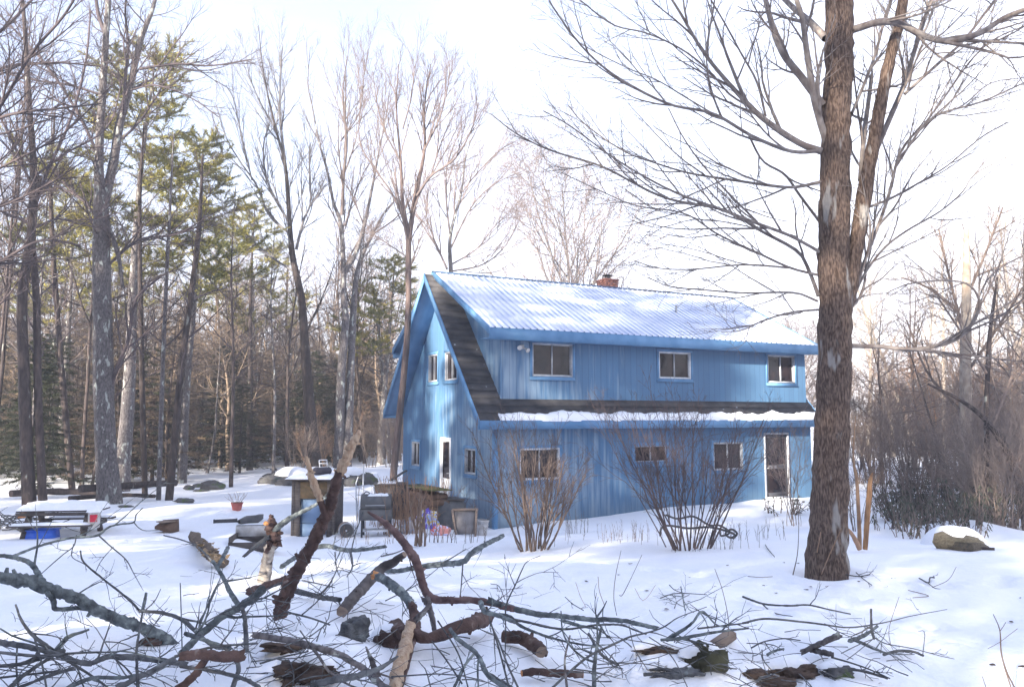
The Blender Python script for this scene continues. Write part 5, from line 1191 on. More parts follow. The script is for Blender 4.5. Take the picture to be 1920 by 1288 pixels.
# hose tangle under the wide bush
b = MB(); P0 = og(1292,1010); pts = [(1238,1005),(1240,990),(1252,985),(1290,990),(1330,988),(1365,996),(1378,1003),(1370,1008),(1360,1000),(1372,992),(1382,1000),(1374,1010)]
P = np.array([at(x,y,16.2) for x,y in pts]); b.tube(smooth(P,70), .022, 6); P2 = np.array([at(x,y,16.4) for x,y in [(1248,965),(1270,972),(1300,968),(1330,984),(1350,985),(1368,998),(1352,1004),(1350,990)]]); b.tube(smooth(P2,50), .02, 6)
o = obj('hose_tangle', b.mesh('hose', DLICHEN, True, P0)); o.location = P0; tag(o, 'dark tangled hose looped around the foot of the wide bush', 'hose')
# fallen tree leaves and specks
lm = MB(); rng = np.random.default_rng(4); 
def leaf(px, py, s_, k):
    P0 = og(px,py,.008); mb = MB(); a = rng.random()*6.28; n_ = 7
    v = [(0,0,.0)]+[(s_*math.cos(a+i*6.28/n_)*(.6+.5*rng.random()), s_*math.sin(a+i*6.28/n_)*(.6+.5*rng.random())*.6, .012*rng.random()) for i in range(n_)]
    mb.add(v, t=[(0,1+i,1+(i+1)%n_) for i in range(n_)]); o = obj('dead_leaf', mb.mesh('leaf', LITTER)); o.location = P0; tag(o, 'small dark dead leaf lying on the snow', 'leaf', 'dead leaves on the snow')
for k,(px,py) in enumerate([(1182,1057),(1293,1082),(1291,1128),(1249,1142),(1160,1078),(1364,1060),(1470,1055),(1496,1056),(1465,1068),(1512,1106),(1660,1100),(1434,1098),(1861,1247),(1550,1100),(1212,1107),(1455,1112),(1520,1100),(1610,1090),(1100,1090),(1675,1084),(1912,1121),(1915,1250),(1895,1166)]): leaf(px,py,.018+.02*rng.random(),k)
# ------------------------------------------------------------------ foreground heap of broken branches
cA = (0,820,.36336); cB = (480,800,.37885); cC = (920,940,.27012); cD = (1400,840,.34783)
BT = [(4,.15,.4,.95,.42,.10,.02,4,6),(3,.2,.4,.9,.5,.12,.02,3,4)]
def branch(cv, pts, w, h, m, label, group=None, seed=1, tw=1, name='broken_branch', depth=None, cap=0, k=11, rough=.16, end=None, lmax=1.1, cat='branch', parent=None, pname=None, nodes=8):
    """a limb traced along the snow (h = clearance over the snow per point) or at a given distance"""
    rng = np.random.default_rng(seed*7+3); n = len(pts); P = []
    for i, (a_, b_) in enumerate(pts):
        f = i/(n-1); px, py = cv[0]+a_*cv[2], cv[1]+b_*cv[2]
        if depth is not None:
            Yd = np.interp(f, np.linspace(0,1,len(depth)), depth); q = at(px, py, float(Yd)); g_ = gz(q.x,q.y)
            P.append(np.array(q))
        else: P.append(np.array(og(px, py, float(np.interp(f, np.linspace(0,1,len(h)), h)))))
    R = [np.interp(i/(n-1), np.linspace(0,1,len(w)), w)*cv[2]/2/1507*P[i][1]*(.86 if name != 'log_chunk' else 1) for i in range(n)]
    Q = smooth(np.hstack([np.array(P), np.array(R)[:,None]]), (n-1)*nodes+1); o0 = Q[len(Q)//2,:3].copy() if parent is None else None
    if R[0] > .012: Q[1:-1,:3] += rng.normal(0, .07, (len(Q)-2,3))*Q[1:-1,3:4]
    mb = MB(); mb.tube(Q[:,:3], Q[:,3], k if max(R) > .012 else 5, rough=rough if max(R) > .008 else 0, seed=seed, jag=(0 if end else 1.6) if max(R) > .018 else 0, cap=(1 if end else 0))
    if max(R) > .03:     # knots and snapped stubs
        for _ in range(int(len(Q)/4)):
            i_ = rng.integers(1, len(Q)-1); d = rng.normal(0,1,3); d /= np.linalg.norm(d); r_ = Q[i_,3]
            mb.tube([Q[i_,:3]+d*r_*.5, Q[i_,:3]+d*r_*(1.25+.8*rng.random())], [r_*.45, r_*.25], 6, cap=0)
    if tw:
        out = []; L = np.sum(np.linalg.norm(np.diff(Q[:,:3],axis=0),axis=1))
        sp = [tuple([max(2,int(BT[0][0]*tw*min(1.6,L/1.2)))])+BT[0][1:]]+BT[1:]
        children(rng, Q[:,:3], Q[:,3], min(L,lmax), sp, 0, out, .0022)
        for lvl, q_, rr, kk in out:
            zmin = hz(q_[:,0], q_[:,1])-.01; q_[:,2] = np.maximum(q_[:,2], zmin); mb.tube(q_, np.minimum(rr,.010), kk)
    if label == LG or label == LT:
        x_, y_ = np.mean([cv[0]+p_[0]*cv[2] for p_ in pts]), np.mean([cv[1]+p_[1]*cv[2] for p_ in pts]); Lp = np.hypot((pts[-1][0]-pts[0][0]), (pts[-1][1]-pts[0][1]))*cv[2]; dx = abs(pts[-1][0]-pts[0][0]); dy = (pts[-1][1]-pts[0][1])*(1 if pts[-1][0] > pts[0][0] else -1)
        sl = 'upright' if abs(pts[-1][1]-pts[0][1]) > 1.6*dx else 'rising to the right' if dy < -.25*dx else 'falling to the right' if dy > .25*dx else 'lying level'
        where = ('at the bottom left corner' if x_ < 130 else 'under the big lichen limb' if x_ < 260 else 'around the broken red-brown log end' if x_ < 400 else 'left of the split trunk' if x_ < 500 else 'at the foot of the split trunk' if x_ < 600 else 'in the centre of the heap' if x_ < 720 else
                 'beside the thick red-brown log' if x_ < 850 else 'beyond the curved log chunk' if x_ < 1000 else 'beside the lichen post' if x_ < 1140 else 'by the mossy stump' if x_ < 1300 else 'under the peaked fork' if x_ < 1440 else 'beside the forked log' if x_ < 1560 else 'around the upright twig' if x_ < 1660 else 'at the right end of the heap')
        label = ('thin ' if w[0]*cv[2] < 3.6 else 'stout ' if w[0]*cv[2] > 8 else '')+('short ' if Lp < 60 else 'long ' if Lp > 150 else '')+'dark branch '+sl+', '+where+(', nearer' if y_ > 1190 else ', farther' if y_ < 1100 else '')
    if parent is not None: return part(pname or 'branch', mb, m, parent, False, tuple(parent.location))
    o = obj(name, mb.mesh('branch', [m, end] if end else m, False, o0)); o.location = o0; tag(o, label, cat, group); return o
def compound(name, label, cat, base): return thing(name, label, cat, tuple(base))
LT = 'thin dark twig lying in the lower right part of the heap'
G1 = 'dark dead branches of the foreground heap'; LG = 'dark leafless branch tangled in the heap at the bottom of the picture'
# big lichen limb at lower left, with its forks
t = compound('lichen_limb','thick grey-green lichen-covered limb arching across the lower left','branch', og(cA[0]+500*cA[2], cA[1]+890*cA[2]))
D1 = [5.2,5.9]
branch(cA,[(-40,718),(60,728),(150,745),(280,790),(400,830),(500,890),(620,940),(760,990),(860,1040),(940,1115)],[62,76,74,66,64,62,58,50],None,LICHEN,'',seed=1,tw=.3,depth=D1,parent=t,pname='main_limb',k=12,rough=.22)
branch(cA,[(225,745),(195,700),(165,655),(120,630),(50,615),(-20,607)],[34,30,26,22],None,LICHEN,'',seed=2,tw=.3,depth=[5.4,5.9],parent=t)
branch(cA,[(70,610),(120,590),(200,560),(350,520),(500,505),(560,462),(620,447),(690,437),(702,400),(735,365)],[18,16,14,10,6],None,LICHEN,'',seed=3,tw=.5,depth=[5.8,6.6],parent=t)
branch(cA,[(690,437),(715,465),(750,480),(820,477)],[7,5,4],None,DLICHEN,'',seed=4,tw=0,depth=[6.5,6.8],parent=t)
branch(cA,[(510,505),(570,560),(650,630),(690,700),(740,790)],[9,7,3],None,DLICHEN,'',seed=5,tw=.8,depth=[6.3,6.5],parent=t)
branch(cA,[(585,565),(560,590),(520,640),(490,700)],[6,4],None,DLICHEN,'',seed=6,tw=.5,depth=[6.3,6.5],parent=t)
branch(cA,[(395,505),(380,560),(330,600),(260,660),(200,715)],[8,7,6,5],None,DLICHEN,'',seed=7,tw=.6,depth=[6.1,5.8],parent=t)
branch(cA,[(380,550),(372,615),(430,650),(490,690)],[6,4],None,DLICHEN,'',seed=8,tw=.4,depth=[6.1,6.3],parent=t)
branch(cA,[(245,800),(275,840),(290,885),(400,880),(500,890)],[30,30,26,22],None,LICHEN,'',seed=9,tw=.2,depth=[5.35,5.7],parent=t)
branch(cA,[(415,585),(430,640),(520,720),(610,790),(680,850),(722,897)],[9,12,16],None,DLICHEN,'slender dark branch slanting down over the big lichen limb',seed=10,tw=.6,depth=[6.3,5.7])
branch(cA,[(755,800),(745,850),(735,890)],[16,20],None,LICHEN,'short upright lichen stub above the middle of the big limb',seed=11,tw=0,depth=[5.8,5.8])
branch(cA,[(845,505),(930,525),(1000,550),(1060,600),(1115,660)],[8,9,12],[.35,.25,.3],DLICHEN,'dark curved branch reaching left from above the sunlit log',seed=12,tw=.2)
t = compound('lichen_branch','forked grey lichen branch with a cut stub, below the sunlit log','branch', og(cA[0]+1150*cA[2], cA[1]+760*cA[2]))
branch(cA,[(1100,640),(1150,720),(1190,800),(1240,880)],[20,26,32],[.45,.30,.15],LICHEN,'',seed=13,tw=.3,parent=t)
branch(cA,[(1125,665),(1150,620),(1175,570)],[20,24],[.40,.46,.52],LICHEN,'',seed=14,tw=0,parent=t,pname='stub')
# sunlit log
RLOG = log('rotten_log',[(1000,510),(1050,560),(1100,610),(1150,650)],[50,56,60],mat('rotten_bark',(.08,.06,.045),.9,(.16,.12,.09),ns=9,bump=1,bs=16),'rotten log with peeling pale bark jutting from a snow hump at the left',cv=cA,ho=[.12,.16,.16,.05],k=12,rough=.3,seed=4)
sc_ = og(415,1040); mb = MB(); rng = np.random.default_rng(6)
P_ = [np.array(og(cA[0]+a*cA[2], cA[1]+b_*cA[2], .20)) for a,b_ in ((1040,545),(1090,590),(1135,640))]
for k in range(90):
    f = rng.random()*2; q = P_[int(f)]*(1-f%1)+P_[int(f)+1]*(f%1) if f < 2 else P_[2]; q = q+rng.normal(0,1,3)*[.05,.05,.03]; r_ = .02+.03*rng.random(); a = rng.random()*6.28; v = [q+np.array([r_*math.cos(a+i*1.57), r_*math.sin(a+i*1.57)*.6-.01, r_*rng.normal(0,.5)]) for i in range(4)]; mb.add(np.array(v),[(0,1,2,3)])
part('peeling_bark', mb, mat('peeling_bark',(.40,.27,.13),.85,(.26,.19,.13),ns=14), RLOG, False, tuple(RLOG.location), 'pale tan peeling bark')['kind'] = 'stuff'
# other left tangle
for k, (pts, w, h, lb) in enumerate([
 ([(720,895),(840,905),(940,940),(1020,1010),(1110,1080),(1190,1090)],[18,24,16],[.35,.3,.15],'dark jagged branch running right from the middle of the big lichen limb'),
 ([(940,1110),(1050,1000),(1150,920),(1260,860),(1350,790)],[40,44,48],[.12,.25,.4],'stout dark branch rising right towards the upright split trunk'),
 ([(-30,1050),(150,1080),(300,1120),(450,1165),(560,1130),(700,1135),(860,1155),(960,1170)],[34,30,34,30],[.25,.2,.12],'long dark branch lying low across the bottom left'),
 ([(-20,1105),(200,1125),(400,1110),(600,1105)],[20,16,10],[.3,.2],None),([(80,860),(110,940),(160,1010),(220,1060),(280,1105)],[10,20,26],[.55,.2],'dark forked stick standing up at the far left of the heap'),
 ([(280,1110),(330,1050),(370,1020),(460,990)],[32,26,12],[.2,.35],'short curved dark branch end pointing right at the far left'),([(-20,1180),(120,1165),(280,1110),(330,1100)],[20,26,28],[.2],None),
 ([(50,1290),(150,1205),(300,1110)],[28,22,18],[.15,.2],None),([(100,1290),(250,1230),(380,1190)],[20,22],[.1,.2],None),([(350,1290),(480,1240),(640,1238),(760,1210)],[26,22,14],[.12],None),
 ([(600,1290),(760,1215),(900,1140)],[34,28],[.12,.2],'straight dark branch in the bottom left corner region running up to the brown chunk'),([(712,1290),(706,1180),(705,1090),(735,900)],[20,18,12],[.1,.3,.5],'thin upright stick crossing in front of the big lichen limb'),
 ([(-20,1240),(200,1215),(390,1195)],[14,14],[.15],None),([(0,985),(60,1020),(180,1060),(300,1100)],[10,14],[.4,.2],None),([(180,1040),(220,1180),(240,1290)],[12,12],[.3,.1],None),([(90,1060),(85,1180),(95,1290)],[10,12],[.3,.1],None),
 ([(900,1130),(1100,1080),(1330,1060)],[18,14],[.3,.35],None),([(960,1010),(1100,1060),(1190,1085)],[26,16],[.3],None),([(930,1180),(1080,1200),(1250,1240),(1340,1290)],[22,26],[.2],None),([(1200,1290),(1230,1180),(1160,1080)],[30,22],[.15,.25],None),
 ([(1270,1100),(1265,950),(1250,880)],[30,22],[.1,.4],None),([(930,750),(935,900),(940,1090)],[6,8],[.6,.2],None),([(830,780),(800,840),(750,890)],[4,8],[.5,.35],None),([(1020,960),(1080,860),(1130,760),(1200,730)],[8,5],[.2,.5],None),([(1000,1000),(1100,930),(1320,830)],[10,8],[.35,.4],None),([(560,1130),(620,1100),(850,1150)],[12,10],[.35],None)]):
    branch(cA,pts,w,h,LICHEN if k%4==1 else DLICHEN,lb or LG,None if lb else G1,seed=40+k,tw=.9)
# brown chunk
t = compound('broken_log','broken red-brown log end with a leaning fork, bottom left of the heap','log', og(cA[0]+1050*cA[2], cA[1]+1130*cA[2]))
branch(cA,[(950,1125),(1050,1118),(1150,1130),(1240,1125)],[56,60,62],[.32,.3],CHERRY,'',seed=70,tw=0,parent=t,pname='log'); branch(cA,[(1065,1130),(1000,1230),(930,1290)],[40,48,52],[.28,.15,.1],CHERRY,'',seed=71,tw=0,parent=t,pname='log')
# upright split trunk
t = compound('upright_branch','tall upright broken trunk with brown bark and a pale splintered top','branch', at(cB[0]+110*cB[2], cB[1]+950*cB[2], 7.0))
DP = [7.0,6.7]
branch(cB,[(115,965),(125,900),(150,820),(190,740),(240,650),(290,560),(320,490),(350,430),(385,320),(400,260),(415,225)],[62,78,78,74,68,66,70,68,60,56,52],None,CHERRY,'',seed=80,tw=0,depth=DP,parent=t,pname='trunk',k=14,rough=.2)
branch(cB,[(408,245),(425,205),(455,140),(480,80),(508,32)],[44,56,56,52,30],None,PALEW,'',seed=81,tw=0,depth=[6.72,6.65],parent=t,pname='split_wood',k=7,rough=.3)
branch(cB,[(345,450),(325,385),(310,340)],[40,36,32],None,CHERRY,'',seed=82,tw=0,depth=[6.75,6.7],parent=t,pname='fork')
branch(cB,[(318,365),(290,290),(268,220),(250,148)],[34,44,36,14],None,PALEW,'',seed=83,tw=0,depth=[6.7,6.6],parent=t,pname='split_wood',k=6,rough=.25)
# birch-like stump with blue lichen arm
t = compound('pale_stump','pale speckled stump with knobby brown head and lichen arm','stump', og(cB[0]+45*cB[2], cB[1]+755*cB[2]))
branch(cB,[(40,765),(50,700),(65,620),(85,560)],[74,66,58,54],None,BIRCH,'',seed=84,tw=0,depth=[9.6,9.5],parent=t,pname='stump',k=12,rough=.12)
branch(cB,[(88,575),(85,520),(80,480),(75,440)],[76,70,50,24],None,CHERRY,'',seed=85,tw=0,depth=[9.5,9.45],parent=t,pname='knob',k=10,rough=.45)
branch(cB,[(95,510),(150,465),(210,430),(280,395),(345,350)],[36,32,26,20,14],None,LICHEN,'',seed=86,tw=.15,depth=[9.45,9.2],parent=t,pname='arm')
branch(cB,[(52,478),(47,478)],[26,24],None,CUTW,'',seed=87,tw=0,depth=[9.38,9.34],parent=t,pname='cut_end',k=10,rough=.1)
branch(cB,[(60,545),(0,590),(-60,640)],[28,24,16],None,DLICHEN,'',seed=88,tw=0,depth=[9.4,9.2],parent=t,pname='arm')
# long brown bent branch and its tail
t = compound('bent_branch','long red-brown branch bending down from a splintered tip then running right','branch', og(cB[0]+850*cB[2], cB[1]+850*cB[2]))
branch(cB,[(555,422),(600,450),(650,485),(700,535),(750,600),(790,660),(815,740),(840,815),(880,850),(960,858),(1060,858),(1160,870),(1267,900)],[12,26,36,44,50,52,46,46,42,36,36,36],None,mat('purple_bark',(.085,.05,.05),.8,(.20,.13,.12),ns=10,bump=.6,bs=25,col3=(.30,.26,.25),s3=10,t3=.63),'',seed=90,tw=.1,depth=[6.7,6.2],parent=t,pname='limb',k=12)
branch(cC,[(-10,685),(70,715),(150,740),(300,775),(500,797),(700,817),(880,822),(1050,855),(1200,890),(1290,925)],[48,46,42,38,34,30],None,LICHEN,'',seed=91,tw=.35,depth=[6.2,6.3],parent=t,pname='limb',k=10)
branch(cB,[(840,850),(860,900),(880,980),(890,1065)],[46,36,30,24],None,GREY,'',seed=92,tw=0,depth=[6.2,6.1],parent=t)
# forked right-hand limb: blue-grey
branch(cB,[(630,712),(700,712),(800,695),(900,682),(1030,665),(1060,630),(1120,590),(1220,540)],[24,28,34,30,24],[.12,.3,.55],LICHEN,'blue-grey limb lying behind the bent branch with its tip lifted right',seed=93,tw=.25)
branch(cB,[(425,915),(480,850),(540,785),(610,710),(680,668),(735,630)],[64,64,60,50,34],[.08,.2,.45],mat('cedar_bark',(.055,.045,.045),.85,(.14,.125,.12),ns=9,bump=.6,bs=20),'thick dark log leaning up to the right at the centre of the heap',seed=94,tw=0,k=14,rough=.1,end=TANW)
t = compound('orange_cut_branch','branch with a bright orange cut end turning down into pale splintered wood','branch', og(cB[0]+770*cB[2], cB[1]+900*cB[2]))
branch(cB,[(600,738),(650,765),(700,805),(750,850),(775,890)],[44,50,48,46],None,LICHEN,'',seed=95,tw=.1,depth=[6.2,5.7],parent=t,pname='limb',k=12)
branch(cB,[(772,880),(785,940),(785,1010)],[46,56,70],None,CHERRY,'',seed=96,tw=0,depth=[5.7,5.45],parent=t,pname='limb',k=12,rough=.25)
branch(cB,[(765,985),(740,1080),(712,1170),(685,1300)],[56,76,76,72],None,PALEW,'',seed=97,tw=0,depth=[5.42,4.7],parent=t,pname='split_wood',k=7,rough=.25)
branch(cB,[(800,1000),(775,1090),(750,1180),(718,1300)],[26,20,22,24],None,CHERRY,'',seed=98,tw=0,depth=[5.46,4.74],parent=t,pname='bark_edge',k=7,rough=.2)
branch(cB,[(602,739),(590,734)],[46,44],None,CUTW,'',seed=99,tw=0,depth=[6.2,6.21],parent=t,pname='cut_end',k=12,rough=.08)
branch(cB,[(690,985),(740,1020),(860,1040),(960,1010),(1060,975),(1150,940)],[84,80,60,72,78,70],[.10,.14,.12],CHERRY,'thick red-brown log lying in the snow behind the splintered branch',seed=100,tw=0,k=14,rough=.18,end=TANW,cat='log',name='fallen_log')
for k, (pts, w, h, m, lb) in enumerate([
 ([(300,595),(360,590),(420,605),(500,610),(640,592)],[26,26,18],[.3,.35],LICHEN,'blue-grey branch with drooping forks right of the split trunk'),([(465,610),(478,680),(450,742)],[18,12,6],[.35,.2],DLICHEN,None),([(130,688),(200,645),(260,610)],[28,20],[.2,.3],LICHEN,None),
 ([(185,808),(300,838),(415,855)],[32,26],[.08,.05],DLICHEN,'dark straight stick lying right of the foot of the split trunk'),([(-10,1030),(150,1055),(300,1090),(420,1130),(520,1190),(600,1260),(660,1300)],[32,36,34,40],[.25,.12],GREY,'long grey branch slanting down to the bottom centre'),
 ([(280,1275),(400,1250),(520,1225),(620,1190),(700,1135)],[40,36,14],[.1,.25],DLICHEN,None),([(960,1000),(1000,1050),(1080,1110),(1110,1150),(1150,1230),(1250,1300)],[22,26,26],[.3,.15],LICHEN,'crooked lichen branch zigzagging down right of the thick brown log'),
 ([(1110,868),(1135,915),(1190,930),(1280,965)],[30,26,22],[.3,.35],LICHEN,None),([(1025,665),(1018,760),(1010,850)],[9,6],[.3,.05],DLICHEN,None),([(150,915),(260,942),(365,978)],[12,10],[.1],DLICHEN,None),([(530,420),(495,520),(470,620)],[6,7],[.9,.5],DLICHEN,'thin vertical twig beside the tip of the bent branch'),
 ([(865,868),(835,910),(795,950)],[20,36],[.4,.3],GREY,None),([(-30,815),(60,785),(140,755)],[44,40],[.3],CHERRY,'dark reddish branch meeting the foot of the split trunk'),([(-20,880),(60,800),(130,770)],[10,14],[.3],DLICHEN,None),
 ([(545,1090),(570,1150),(600,1230)],[10,40],[.35,.1],GREY,'grey pointed stake poking up at the bottom centre'),([(870,1060),(940,1150),(1020,1270)],[8,10],[.3,.1],DLICHEN,None),([(900,960),(1000,1120),(1050,1290)],[10,8],[.3,.1],DLICHEN,None),([(1160,960),(1200,1090),(1250,1280)],[10,12],[.4,.1],DLICHEN,None),
 ([(980,1290),(1040,1170),(1090,1110)],[18,16],[.1,.2],LICHEN,None),([(20,1170),(120,1140),(260,1110)],[12,9],[.2],DLICHEN,None),([(640,860),(780,790),(900,700)],[7,4],[.1,.3],DLICHEN,None),([(230,760),(330,780),(390,795)],[8,6],[.2],DLICHEN,None),([(700,1000),(560,1100),(440,1160)],[5,4],[.25],DLICHEN,None),([(300,1060),(330,990),(440,930),(600,900)],[8,6,3],[.15],DLICHEN,None),([(390,620),(400,700),(415,742)],[8,4],[.4,.2],DLICHEN,None),([(620,640),(700,620),(760,590)],[10,5],[.3],DLICHEN,None)]):
    branch(cB,pts,w,h,m,lb or LG,None if lb else G1,seed=110+k,tw=.6)
for k, (pts, w, h, m, lb) in enumerate([
 ([(-10,782),(120,790),(190,850),(250,882),(350,920),(480,960),(600,985),(720,1002)],[26,26,18,14],[.25,.2],LICHEN,'crooked lichen branch running below and beside the long brown limb'),([(120,812),(250,835),(400,870),(520,885),(640,870),(740,855),(900,855),(1000,890),(1080,920)],[24,18,18,12],[.25,.3],DLICHEN,None),
 ([(430,1290),(560,1170),(700,1060),(830,1000),(960,940),(1100,905),(1200,870),(1300,805),(1500,730)],[20,20,16,12,6],[.1,.3,.45],DLICHEN,'long straight thin branch slanting up to the right across the centre'),([(715,1295),(720,1150),(735,1020),(770,870)],[36,30,18],[.1,.25],LICHEN,'upright lichen post-like branch at the bottom centre right'),
 ([(680,915),(760,1050),(820,1100),(885,1130)],[20,28,22],[.2,.05],DLICHEN,None),([(530,1295),(515,1100),(550,930)],[22,14],[.1,.3],GREY,'slender grey stick standing left of the lichen post'),([(488,760),(500,900),(560,1010),(640,1080),(710,1110)],[10,16,18],[.35,.15],LICHEN,None),
 ([(1220,960),(1320,900),(1400,840),(1470,762),(1560,850),(1650,872)],[32,22,14,10],[.15,.4,.2],LICHEN,'branch bent into a peaked fork right of the long limb'),([(1180,960),(1300,950),(1420,930),(1560,905),(1790,878)],[26,32,22,16],[.2],LICHEN,None),([(1440,880),(1600,862),(1790,840)],[16,12],[.25],DLICHEN,None),
 ([(740,1130),(900,1120),(1100,1130),(1310,1190)],[10,8],[.1],DLICHEN,None),([(98,1170),(105,900),(110,720),(180,560),(215,480),(250,420),(345,375)],[9,12,10,4],[.05,.5,.7],DLICHEN,'tall forked twig standing above the brown log chunks'),([(170,570),(230,535),(330,495),(470,492)],[8,4],[.55,.5],DLICHEN,None),([(0,570),(60,590),(100,680)],[5,7],[.5,.3],DLICHEN,None),
 ([(805,690),(780,740),(738,800)],[8,18],[.5,.25],LICHEN,None),([(500,825),(620,862),(750,882)],[30,24,16],[.2],LICHEN,None),([(1060,1200),(1160,1195),(1265,1208)],[30,18],[.05],DLICHEN,None),([(1370,950),(1440,1010),(1525,1062)],[14,10],[.2,.1],DLICHEN,None),([(1100,940),(1200,1010),(1280,1110),(1370,1295)],[10,8],[.3,.1],DLICHEN,None),
 ([(875,790),(855,680),(870,500),(905,340)],[5,7,4],[.1,.5],SHRUB,None),([(895,652),(920,640),(980,520),(1050,370)],[7,4],[.1,.4],SHRUB,None),([(1180,668),(1300,636),(1500,645)],[10,6],[.04],DLICHEN,None),([(1240,578),(1280,615),(1340,635)],[8,6],[.08,.04],DLICHEN,None),([(1320,590),(1335,670),(1350,755)],[10,10],[.06],LICHEN,None),([(1275,740),(1300,690),(1380,645)],[7,5],[.04],DLICHEN,None),
 ([(1555,465),(1610,620),(1650,820),(1648,930)],[5,7],[.5,.1],SHRUB,'tall curved shoot rising alone from the snow right of the peaked fork'),([(515,660),(570,710),(645,755)],[6,8],[.15,.05],DLICHEN,None),([(590,560),(620,650),(660,730)],[4,4],[.3,.05],STRAW,None),([(745,520),(755,620),(790,720)],[5,5],[.35,.1],STRAW,None),([(1000,600),(1050,688),(1145,580)],[4,4],[.2,.05],STRAW,None),
 ([(0,850),(60,980),(120,1140),(190,1290)],[14,18],[.35,.1],DLICHEN,None),([(0,1200),(60,1240),(150,1290)],[30,24],[.1],DLICHEN,None),([(960,860),(1000,1020),(1090,1170)],[8,6],[.3,.08],DLICHEN,None),([(620,880),(760,1000),(900,1150),(915,1220)],[9,7],[.3,.08],DLICHEN,None)]):
    branch(cC,pts,w,h,m,lb or ('thin pale shoot standing in the open snow' if m in (SHRUB,STRAW) else LG),None if lb else ('thin pale shoots in the snow' if m in (SHRUB,STRAW) else G1),seed=150+k,tw=0 if m in (SHRUB,STRAW) else .5, name='shoot' if m in (SHRUB,STRAW) else 'broken_branch', cat='shoot' if m in (SHRUB,STRAW) else 'branch')
branch(cC,[(85,935),(200,945),(300,990),(355,1045)],[74,86,90,84],[.07],CHERRY,'curved red-brown log chunk lying alone below the long limb',seed=190,tw=0,k=14,rough=.12,end=TANW,cat='log',name='log_chunk')
branch(cC,[(215,1190),(320,1180),(450,1190),(645,1202)],[40,52,50,44],[.05],CHERRY,'straight red-brown stick lying below the curved log chunk',seed=191,tw=0,k=12,rough=.18,end=CUTW,cat='log',name='log_chunk')
for k, (pts, w, h, m, lb) in enumerate([
 ([(-20,800),(100,840),(220,848),(340,845),(450,870),(560,893)],[14,12,8],[.05],DLICHEN,'long thin dark stick lying on the snow below the maple, apart from the heap'),([(-20,942),(100,918),(300,935),(420,950),(520,965),(650,955),(760,935),(880,905),(1080,868)],[14,12,9,4],[.12,.2],DLICHEN,'longest thin branch sweeping right over the snow at the lower right'),
 ([(420,945),(520,1000),(640,1050),(810,1130)],[7,4],[.1],DLICHEN,None),([(670,868),(672,960),(686,1025)],[14,18],[.45,.15],DLICHEN,'short stout upright twig crossing the longest thin branch'),([(556,1038),(640,1005),(705,960)],[26,14],[.06,.12],LICHEN,None),([(510,1105),(600,1060),(700,1020)],[6,6],[.05],DLICHEN,None),([(690,1020),(760,1055),(900,1080),(1050,1120),(1120,1135)],[8,4],[.06],DLICHEN,None),
 ([(738,1112),(820,1090),(900,1096),(953,1118)],[18,14],[.04],DLICHEN,'dark curved stick rightmost in the heap'),([(455,1125),(560,1155),(660,1190),(772,1240)],[12,8],[.05],DLICHEN,None),([(440,1190),(600,1195),(760,1238)],[22,16],[.05],DLICHEN,None),([(25,1075),(100,1040),(200,1025),(290,1035)],[10,7],[.08],DLICHEN,None),([(112,1112),(150,1092),(200,1080)],[18,12],[.04],LICHEN,None),
 ([(82,1085),(90,1140),(135,1197)],[8,6],[.12,.04],DLICHEN,None),([(930,700),(980,725),(990,697),(1013,697)],[9,8],[.03,.06],DLICHEN,'small hooked twig on the clean snow at the right'),([(1000,750),(1080,715),(1130,640)],[4,3],[.02,.15],SHRUB,None),([(870,765),(980,795),(895,806)],[5,5],[.02],SHRUB,None),([(362,665),(380,560),(400,452)],[7,5],[.05,.6],STRAW,'thin light shoot standing against the left of the maple base'),([(402,682),(440,590),(512,430)],[8,5],[.05,.7],STRAW,'thin light shoot leaning right across the maple base'),
 ([(250,682),(275,560),(282,400)],[7,4],[.05,.7],SHRUB,None),([(590,670),(630,705),(675,738)],[7,5],[.03],DLICHEN,None),([(530,680),(600,690),(665,680)],[8,6],[.03],DLICHEN,None),([(775,1060),(770,960),(822,800)],[5,3],[.05,.6],SHRUB,None),([(950,1110),(960,1000),(925,985)],[6,3],[.05,.3],DLICHEN,None),([(640,1180),(680,1135),(720,1132)],[5,4],[.1],DLICHEN,None),([(1270,1230),(1290,1288)],[4,4],[.1,.02],SHRUB,None),
 ([(100,520),(120,550),(150,585)],[6,6],[.03],DLICHEN,None),([(5,690),(70,695),(140,692)],[4,4],[.02],SHRUB,None),([(0,1050),(140,1060),(200,1090)],[6,6],[.1],DLICHEN,None),([(330,1170),(400,1135),(440,1130)],[5,5],[.06],DLICHEN,None),([(540,1140),(600,1095),(690,1020)],[5,5],[.08,.15],DLICHEN,None)]):
    branch(cD,pts,w,h,m,lb or ('thin pale shoot standing in the open snow' if m in (SHRUB,STRAW) else 'thin dark twig lying in the lower right part of the heap'),None if lb else ('thin pale shoots in the snow' if m in (SHRUB,STRAW) else 'thin dark twigs of the lower right heap'),seed=200+k,tw=0 if (m in (SHRUB,STRAW) or w[0]<7) else .45, name='shoot' if m in (SHRUB,STRAW) else 'broken_branch', cat='shoot' if m in (SHRUB,STRAW) else 'branch')
t = compound('forked_log','short forked grey log with snow at its lower end, at the lower right','log', og(cD[0]+400*cD[2], cD[1]+1060*cD[2]))
branch(cD,[(298,1098),(400,1052),(500,1003)],[30,36,40],[.06,.15],GREY,'',seed=240,tw=0,parent=t,pname='log'); branch(cD,[(345,1085),(410,1100),(470,1112)],[34,34,30],[.06],GREY,'',seed=241,tw=0,parent=t,pname='log')
t = compound('upright_shoot','tall forked shoot standing alone at the lower right corner','shoot', og(cD[0]+1430*cD[2], cD[1]+1285*cD[2]))
